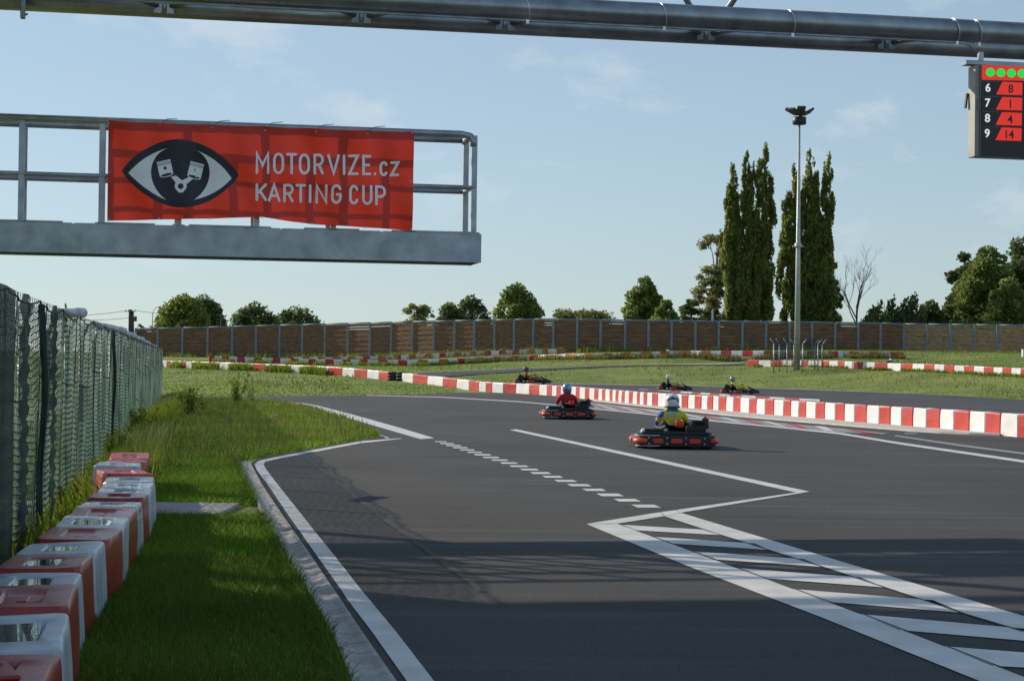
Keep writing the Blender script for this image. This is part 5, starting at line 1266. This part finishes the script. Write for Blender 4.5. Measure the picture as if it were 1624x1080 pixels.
# ---------------------------------------------------------------- karts
KM = M
def outline(pts, r_=.12, n=5):
    """rounded closed polygon"""
    out = []; L = len(pts)
    for i in range(L):
        p0, p1, p2 = Vector((*pts[i-1], 0)), Vector((*pts[i], 0)), Vector((*pts[(i+1) % L], 0))
        a = p1+(p0-p1).normalized()*min(r_, (p0-p1).length*.45); b = p1+(p2-p1).normalized()*min(r_, (p2-p1).length*.45)
        for k in range(n+1):
            t = k/n; out.append(((1-t)**2*a.x+2*t*(1-t)*p1.x+t*t*b.x, (1-t)**2*a.y+2*t*(1-t)*p1.y+t*t*b.y))
    return out
def slab(bm, pts, z0, z1, inset=0.0, mi=0):
    n = len(pts); cx = sum(p[0] for p in pts)/n; cy = sum(p[1] for p in pts)/n
    def rg(z, s): return [bm.verts.new((cx+(x-cx)*s, cy+(y-cy)*s, z)) for x, y in pts]
    zs = [(z0, 1-inset), (z0+(z1-z0)*.22, 1), (z0+(z1-z0)*.78, 1), (z1, 1-inset)]
    rr_ = [rg(z, s) for z, s in zs]
    for a, b in zip(rr_, rr_[1:]):
        for k in range(n): bm.faces.new((a[k], a[(k+1) % n], b[(k+1) % n], b[k])).material_index = mi
    bm.faces.new(rr_[0][::-1]).material_index = mi; bm.faces.new(rr_[-1]).material_index = mi
M['kart_grey'] = mat('kart_grey_cap', (.42, .43, .44), .4, var=.1)
M['bolt'] = mat('bolt_steel', (.45, .46, .47), .35, .6)
M['kartblue'] = mat('nose_sticker', (.35, .42, .52), .4, var=.5, scale=14)
def kart(loc, rz, lab, num=0):
    g = empty('racing_kart', loc, rz); tag(g, lab, 'go-kart', 'karts racing on the circuit')
    P = lambda n, bm, m, s=False, par=g: obj(n, bm, m, par, s)
    # floor
    bm = bmesh.new(); slab(bm, outline([(-.38, -.7), (.38, -.7), (.34, .9), (-.34, .9)], .1), .055, .085); P('floor_tray', bm, M['black'])
    # rear bumper
    bm = bmesh.new(); slab(bm, outline([(-.70, -1.04), (.70, -1.04), (.70, -.66), (-.70, -.66)], .17, 6), .055, .25, .012)
    rb = P('rear_bumper', bm, M['black'], False)
    xs5 = [(-.42, -.24), (-.10, .10), (.22, .42)]
    for a, b in xs5:
        bm = bmesh.new(); box(bm, ((a+b)/2, -1.047, .15), (b-a, .03, .085), bev=.013, seg=2); P('bumper_insert', bm, M['bumper_red'], par=rb)
    for sx in (-1, 1):
        bm = bmesh.new(); pts = [(sx*(.60-.0), -1.045), (sx*.66, -1.02), (sx*.705, -.95), (sx*.712, -.86), (sx*.712, -.74)] if sx > 0 else [(-.52, -1.05), (-.62, -1.04), (-.685, -.99), (-.712, -.9), (-.712, -.74)]
        tube(bm, [(x, y, .15) for x, y in pts], .05, 8); P('corner_pad', bm, M['orange'] if sx < 0 else M['bumper_red'], True, rb)
    for x in (-.49, -.17, .16, .49):
        for z in (.10, .20):
            bm = bmesh.new(); lathe(bm, [(.016, 0), (.016, .012), (.008, .016)], 8, (x, -1.045, z), Matrix.Rotation(R(90), 3, 'X')); P('bolt', bm, M['bolt'], par=rb)
    bm = bmesh.new()
    for z in (.245, .062):
        tube(bm, [(-.70, -.72, z), (-.705, -.9, z), (-.66, -1.0, z), (-.55, -1.035, z), (-.3, -1.04, z)], .012, 6)
    P('grey_trim', bm, M['kart_grey'], True, rb)
    # deck cover, tank, seat
    bm = bmesh.new(); slab(bm, outline([(-.62, -.92), (.62, -.92), (.56, -.52), (-.56, -.52)], .08), .25, .31, .05)
    box(bm, (-.38, -.72, .33), (.34, .26, .06), bev=.02, seg=2); box(bm, (.36, -.70, .36), (.36, .30, .12), bev=.03, seg=2); P('engine_deck', bm, M['black'])
    bm = bmesh.new(); box(bm, (.40, -.70, .45), (.22, .2, .10), bev=.015); [box(bm, (.33+.03*k, -.70, .455), (.012, .24, .10)) for k in range(6)]
    tube(bm, [(.2, -.6, .42), (.26, -.75, .46), (.34, -.85, .42)], .025, 8); P('engine', bm, M['rubber'])
    bm = bmesh.new(); lathe(bm, [(.055, .36), (.062, .38), (.062, .53), (.05, .55), (.02, .555), (.018, .575)], 14, (.53, -.74, 0)); P('air_filter', bm, M['black'], True)
    bm = bmesh.new(); lathe(bm, [(.055, 0), (.05, .04), (.025, .075), (.008, .085)], 12, (-.57, -.80, .28)); P('fuel_cap', bm, M['white'], True)
    bm = bmesh.new(); sh = []
    for k in range(9):      # bucket seat shell
        t = k/8; y = -.05-.48*t-(.12*t*t); z = .11+.02*t+.27*t**2.2; wd = .19+.03*sin(t*pi)
        sh.append([bm.verts.new((wd*sx*1.0, y-(.02 if abs(sx) > .9 else .06)*t, z+(.16 if abs(sx) > .9 else .04 if abs(sx) > .5 else 0)*(1-.35*t))) for sx in (-1, -.6, 0, .6, 1)])
    for a, b in zip(sh, sh[1:]):
        for j in range(4): bm.faces.new((a[j], a[j+1], b[j+1], b[j]))
    bmesh.ops.solidify(bm, geom=bm.faces[:], thickness=.015); P('seat', bm, M['black'], True)
    bm = bmesh.new(); slab(bm, outline([(.0, -.70), (.17, -.70), (.15, -.54), (.02, -.54)], .04), .38, .50, .14); P('seat_pad', bm, M['orange'])
    bm = bmesh.new(); tube(bm, [(-.28, -.62, .28), (-.25, -.60, .36), (-.12, -.58, .42), (.06, -.58, .44), (.22, -.6, .40), (.28, -.62, .28)], .018, 8); tube(bm, [(-.3, -.75, .30), (-.18, -.8, .33), (-.14, -.62, .33)], .03, 8); P('frame_tube', bm, M['kart_grey'], True)
    # wheels
    for x, y, r_, wd in ((-.57, -.52, .14, .2), (.57, -.52, .14, .2), (-.52, .62, .13, .13), (.52, .62, .13, .13)):
        we = bmesh.new(); lathe(we, [(r_*.55, -wd/2), (r_*.92, -wd/2), (r_, -wd/2+.03), (r_, wd/2-.03), (r_*.92, wd/2), (r_*.55, wd/2)], 18, (x, y, r_), Matrix.Rotation(R(90), 3, 'Y')); wo_ = P('wheel', we, M['rubber'])
        we = bmesh.new(); lathe(we, [(r_*.5, -wd/2-.004), (r_*.3, -wd/2+.03), (r_*.3, wd/2-.03), (r_*.5, wd/2+.004)], 12, (x, y, r_), Matrix.Rotation(R(90), 3, 'Y')); P('rim', we, M['kart_grey'], par=wo_)
    # side pods with orange bumpers
    for sx in (-1, 1):
        bm = bmesh.new(); slab(bm, outline([(sx*.40, -.34), (sx*.70, -.34), (sx*.72, .36), (sx*.58, .44), (sx*.38, .40)][::sx], .10), .06, .235, .04); box(bm, (sx*.5, .02, .25), (.2, .5, .05), bev=.02); sp = P('side_pod', bm, M['black'])
        bm = bmesh.new(); tube(bm, [(sx*.66, -.36, .15), (sx*.715, -.30, .15), (sx*.72, -.05, .15), (sx*.72, .12, .15)], .048, 8); P('side_pad', bm, M['orange'], True, sp)
        bm = bmesh.new(); lathe(bm, [(.04, 0), (.04, .012)], 10, (sx*.755, -.30, .15), Matrix.Rotation(R(90)*sx, 3, 'Y')); P('pad_cap', bm, M['white'], par=sp)
    # front bumper and nose
    bm = bmesh.new(); slab(bm, outline([(-.66, .46), (-.36, .46), (-.30, .78), (.30, .78), (.36, .46), (.66, .46), (.60, .86), (.42, 1.06), (-.42, 1.06), (-.60, .86)][::-1], .07), .055, .21, .012); P('front_bumper', bm, M['black'])
    bm = bmesh.new(); sh = []
    for k in range(7):
        t = k/6; y = .42+.58*t; z = .46-.25*t**.8; wd = .15+.14*t
        sh.append([bm.verts.new((wd*sx, y, z-(.08 if abs(sx) > .9 else 0))) for sx in (-1, -.6, 0, .6, 1)])
    for a, b in zip(sh, sh[1:]):
        for j in range(4): bm.faces.new((a[j], b[j], b[j+1], a[j+1]))
    bmesh.ops.solidify(bm, geom=bm.faces[:], thickness=.012); nz2 = P('nose_fairing', bm, M['black'], True)
    bm = bmesh.new(); vs = [(-.1, .5, .452), (.1, .5, .452), (.14, .75, .355), (-.14, .75, .355)]; bm.faces.new([bm.verts.new(v) for v in vs]); P('number_panel', bm, M['kartblue'], par=nz2)
    # steering
    bm = bmesh.new(); tube(bm, [(0, .62, .12), (0, .16, .43)], .014, 8); P('steering_column', bm, M['bolt'])
    bm = bmesh.new(); Rm = Matrix.Rotation(R(58), 3, 'X'); tube(bm, [Vector((0, .14, .445))+Rm @ Vector((.15*cos(t), .15*sin(t), 0)) for t in [2*pi*k/18 for k in range(18)]], .014, 6, closed=True)
    for a in (90, 210, 330): tube(bm, [Vector((0, .14, .445)), Vector((0, .14, .445))+Rm @ Vector((.14*cos(R(a)), .14*sin(R(a)), 0))], .01, 5)
    P('steering_wheel', bm, M['orange'] if num else M['black'])
    return g

# driver body: one skinned figure, shared
def skin_body():
    V = {}; E = []; order = []
    def v(n, co, r): V[n] = (Vector(co), r); order.append(n)
    v('pel', (0, -.27, .21), (.15, .11)); v('sp1', (0, -.36, .34), (.145, .105)); v('sp2', (0, -.43, .47), (.165, .11)); v('ch', (0, -.45, .575), (.15, .095)); v('nk', (0, -.44, .665), (.055, .055)); v('hd', (0, -.42, .76), (.08, .085)); v('ht', (0, -.41, .83), (.06, .065))
    E += [('pel', 'sp1'), ('sp1', 'sp2'), ('sp2', 'ch'), ('ch', 'nk'), ('nk', 'hd'), ('hd', 'ht')]
    for s, k in ((-1, 'l'), (1, 'r')):
        v('sh'+k, (s*.185, -.44, .565), (.07, .075)); v('ua'+k, (s*.245, -.37, .47), (.056, .056)); v('el'+k, (s*.262, -.24, .385), (.046, .046)); v('fa'+k, (s*.215, -.05, .43), (.04, .04)); v('wr'+k, (s*.165, .07, .465), (.028, .028)); v('ha'+k, (s*.15, .12, .48), (.034, .024))
        E += [('ch', 'sh'+k), ('sh'+k, 'ua'+k), ('ua'+k, 'el'+k), ('el'+k, 'fa'+k), ('fa'+k, 'wr'+k), ('wr'+k, 'ha'+k)]
        for j, (dx, dy, dz, l) in enumerate([(.02, .03, .028, 1), (.012, .038, .01, 1.05), (.006, .036, -.008, 1), (0, .03, -.024, .85), (-.03, .01, .03, .7)]):
            v(f'f{j}a'+k, (s*.15+s*dx, .12+dy*l, .48+dz*l), (.011, .011)); v(f'f{j}b'+k, (s*.15+s*dx*1.3-s*.014, .12+dy*l+.012, .48+dz*1.2-.014), (.008, .008)); E += [('ha'+k, f'f{j}a'+k), (f'f{j}a'+k, f'f{j}b'+k)]
        v('hp'+k, (s*.10, -.20, .20), (.095, .095)); v('th'+k, (s*.17, .0, .28), (.078, .078)); v('kn'+k, (s*.21, .20, .345), (.062, .062)); v('ca'+k, (s*.19, .37, .255), (.056, .056)); v('an'+k, (s*.15, .56, .15), (.04, .04)); v('to'+k, (s*.14, .63, .25), (.034, .04))
        E += [('pel', 'hp'+k), ('hp'+k, 'th'+k), ('th'+k, 'kn'+k), ('kn'+k, 'ca'+k), ('ca'+k, 'an'+k), ('an'+k, 'to'+k)]
    me = bpy.data.meshes.new('tmp_body'); me.from_pydata([V[n][0] for n in order], [(order.index(a), order.index(b)) for a, b in E], [])
    o = bpy.data.objects.new('tmp_body', me); col.objects.link(o)
    o.modifiers.new('s', 'SKIN'); ss = o.modifiers.new('d', 'SUBSURF'); ss.levels = 2; ss.render_levels = 2
    lay = me.skin_vertices[0].data
    for i, n in enumerate(order): lay[i].radius = V[n][1]; lay[i].use_root = (n == 'pel')
    dg = bpy.context.evaluated_depsgraph_get(); dg.update()
    out = bpy.data.meshes.new_from_object(o.evaluated_get(dg)); bpy.data.objects.remove(o); out.name = 'body'; out.materials.clear(); return out
body0 = skin_body()
def cloth(name, c): return mat(name, c, .8, var=.18, scale=14, bump=.3, bscale=25)
M['skin'] = mat('skin', (.50, .30, .21), .55, var=.06); M['glove'] = mat('glove', (.05, .05, .055), .7); M['visor'] = mat('visor', (.01, .011, .014), .1, coat=1)
M['shoe'] = mat('shoe', (.03, .03, .03), .7)
def person(loc, rz, lab, torso, legs, arms, helmet, hpat=None, shoulder=None, neck=None, name_text=None, band=None):
    g = empty('person', loc, rz); tag(g, lab, 'person')
    me = body0.copy(); ms_ = [torso, legs, arms, M['skin'], M['glove'], M['shoe'], shoulder or torso, neck or torso, band or torso]
    for m_ in ms_: me.materials.append(m_)
    for p in me.polygons:
        c = p.center; i = 0
        if c.z < .30 and c.y > -.22 or (c.y > -.1 and c.z < .40 and abs(c.x) < .28 and c.z < .36): i = 1
        if c.y > .5: i = 5
        if abs(c.x) > .13 and c.y > -.30 and c.z > .36 and c.y < .09 or (abs(c.x) > .25 and c.y > -.38 and c.z > .33): i = 2
        if c.y > .07 and c.z > .40: i = 4
        if c.z > .63 and abs(c.x) < .1: i = 7
        if i in (0, 2) and c.z > .5 and abs(c.x) > .16: i = 6
        if name_text and c.x > .05 and i in (2, 6): i = 0
        if i == 0 and c.z < .33: i = 8
        p.material_index = i
    me.shade_smooth(); b_ = share('body', me, g)
    # helmet
    bm = bmesh.new(); prof_ = [(.085, -.135), (.112, -.12), (.124, -.06), (.130, 0), (.126, .05), (.108, .095), (.075, .125), (.035, .138), (.004, .141)]
    lathe(bm, prof_, 22)
    for v in bm.verts: v.co.y *= 1.13; v.co.y += .012*(1 if v.co.z < 0 and v.co.y > 0 else 0)+(.02 if v.co.z < -.05 and v.co.y > .05 else 0)
    hm = obj('helmet', bm, helmet, g, True); hm.location = (0, -.41, .80)
    bm = bmesh.new(); q = []
    for k in range(9):
        a = R(35+110*k/8); q.append([bm.verts.new((.133*cos(a), .147*sin(a)+.004, z)) for z in (-.03, .0, .035)])
    for a, b in zip(q, q[1:]):
        for j in range(2): bm.faces.new((a[j], b[j], b[j+1], a[j+1]))
    bmesh.ops.solidify(bm, geom=bm.faces[:], thickness=.004); obj('visor', bm, M['visor'], hm, True)
    if hpat:
        # dark crest patch and vents on the shell's back
        bm = bmesh.new(); q = []
        for k in range(11):
            a = R(215+110*k/10); q.append([bm.verts.new((.1*rr3*1.36*cos(a)*1.0, .1*rr3*1.5*sin(a), z)) for z, rr3 in ((.035-.018*abs(k-5)/5, .985), (.07-.01*abs(k-5)/5, .91), (.103-.03*abs(k-5)/5, .76))])
        for a, b in zip(q, q[1:]):
            for j in range(2): bm.faces.new((a[j], b[j], b[j+1], a[j+1]))
        obj('helmet_patch', bm, hpat, hm, True)
        bm = bmesh.new(); tube(bm, [(.128*cos(R(a)), .145*sin(R(a)), -.095-.015*sin(R(a))*-1) for a in range(190, 351, 16)], .022, 6); obj('helmet_rim', bm, hpat, hm, True)
        for x in (-.09, .09):
            bm = bmesh.new(); box(bm, (x, -.112, .012), (.028, .02, .02), Matrix.Rotation(x*8, 3, 'Z'), bev=.004); obj('helmet_vent', bm, hpat, hm)
    if name_text:
        dgm = bpy.data.curves.new('t', 'FONT'); dgm.body = name_text; dgm.align_x = 'CENTER'; dgm.size = .074; dgm.offset = .003
        t = bpy.data.objects.new('tmp', dgm); col.objects.link(t); dg = bpy.context.evaluated_depsgraph_get(); dg.update(); tm = bpy.data.meshes.new_from_object(t.evaluated_get(dg)); bpy.data.objects.remove(t)
        from mathutils.bvhtree import BVHTree
        bv = BVHTree.FromPolygons([v.co for v in me.vertices], [tuple(p.vertices) for p in me.polygons])
        bm = bmesh.new(); bm.from_mesh(tm); bmesh.ops.subdivide_edges(bm, edges=[e for e in bm.edges if e.calc_length() > .02], cuts=2)
        for v in bm.verts:
            x, z = v.co.x*1.0, .525+v.co.y; hit = bv.ray_cast(Vector((x, -1, z)), Vector((0, 1, 0))); y = hit[0].y if hit[0] else -.55
            v.co = Vector((x, y-.006, z))
        obj('back_lettering', bm, cloth('lettering_blue', (.35, .55, .95)), g)
    return g
C_yel = cloth('yellow_jersey', (.66, .62, .03)); C_blue = cloth('blue_cloth', (.05, .07, .42)); C_black = cloth('black_cloth', (.02, .02, .022)); C_red = cloth('red_suit', (.45, .02, .03)); C_mar = cloth('maroon_cloth', (.12, .02, .05))
C_or = cloth('rusty_orange_suit', (.38, .09, .03)); C_grey = cloth('grey_jacket', (.40, .42, .46)); C_navy = cloth('navy_trousers', (.03, .035, .08))
H_white = mat('helmet_white', (.78, .79, .80), .22, var=.04, coat=.6); H_blue = mat('helmet_metallic_blue', (.10, .24, .50), .18, .5, var=.5, scale=14, c2=(.35, .52, .72), coat=.8); H_dark = mat('helmet_dark', (.05, .05, .055), .3, var=.3, coat=.5); H_pat = mat('helmet_print', (.02, .025, .05), .25, coat=.6)
H_silver = mat('helmet_silver', (.28, .29, .31), .3, .4, var=.5, scale=16, coat=.5)
k1 = G(1073, 713.0); k1.y += 1.02
K1 = kart(k1, R(0), 'nearest black kart with red bumper pads carrying the driver in yellow', 0)
person(k1+Vector((-.03, 0, .04)), R(0), 'person in yellow and blue jersey with white helmet seated in the nearest kart', C_yel, C_navy, C_blue, H_white, H_pat, C_blue, cloth('blue_collar', (.03, .22, .42)), 'JARDA', C_mar)
k2 = G(901, 665.5); k2.y += 1.02
K2 = kart(k2, R(2), 'black kart with red bumper pads driven by the person in red', 0)
person(k2+Vector((-.03, 0, .04)), R(2), 'person in red suit with shiny blue helmet driving the second kart away', C_red, C_navy, C_red, H_blue, None, C_red, None, None, C_mar)
# white piping on the red suit
bm = bmesh.new()
k3 = G(1072, 620.6); K3 = kart(k3+Vector((0, .7, .03)), R(-93), 'black kart passing sideways with a bare-armed driver in a dark shirt', 1)
person(k3+Vector((0, .7, .07)), R(-93), 'person in black T-shirt and white helmet, bare arms, driving to the right', C_black, M['skin'], M['skin'], H_white, H_pat, C_black)
k4 = G(1176, 626.0); K4 = kart(k4+Vector((0, .7, .03)), R(-97), 'black kart on the back track just right of the nearest driver', 1)
person(k4+Vector((0, .7, .07)), R(-97), 'person in yellow and black suit with silver helmet driving to the right', C_black, C_yel, C_yel, H_silver, None, C_yel)
k5 = D(845.5, 610.0, 103); k5.z = h1(k5.x, k5.y); K5 = kart(k5+Vector((0, .7, .05)), R(-93), 'black kart half hidden behind the long wall, left of the others', 1)
person(k5+Vector((0, .7, .09)), R(-93), 'person in rusty orange suit and dark helmet behind the long wall', C_or, C_or, C_or, H_dark, None, C_or)
k6 = D(1421, 585, 140); k6.z = h1(k6.x, k6.y); k6.z = D(1421, 582.6, 140).z; K6 = kart(k6, R(-85), 'kart hidden behind the far blocks with only its top showing', 1)
person(k6+Vector((0, 0, .04)), R(-85), 'person in grey jacket and dark helmet above the far row of blocks', C_grey, C_navy, C_grey, H_dark, None, C_grey)
k7 = D(1052, 571.5, 165); K7 = kart(k7, R(80), 'kart hidden behind the weedy bank with only its driver helmet in view', 1)
person(k7+Vector((0, 0, .06)), R(80), 'person whose pale helmet just shows above the weedy bank', C_black, C_navy, C_black, H_white, None, C_black)
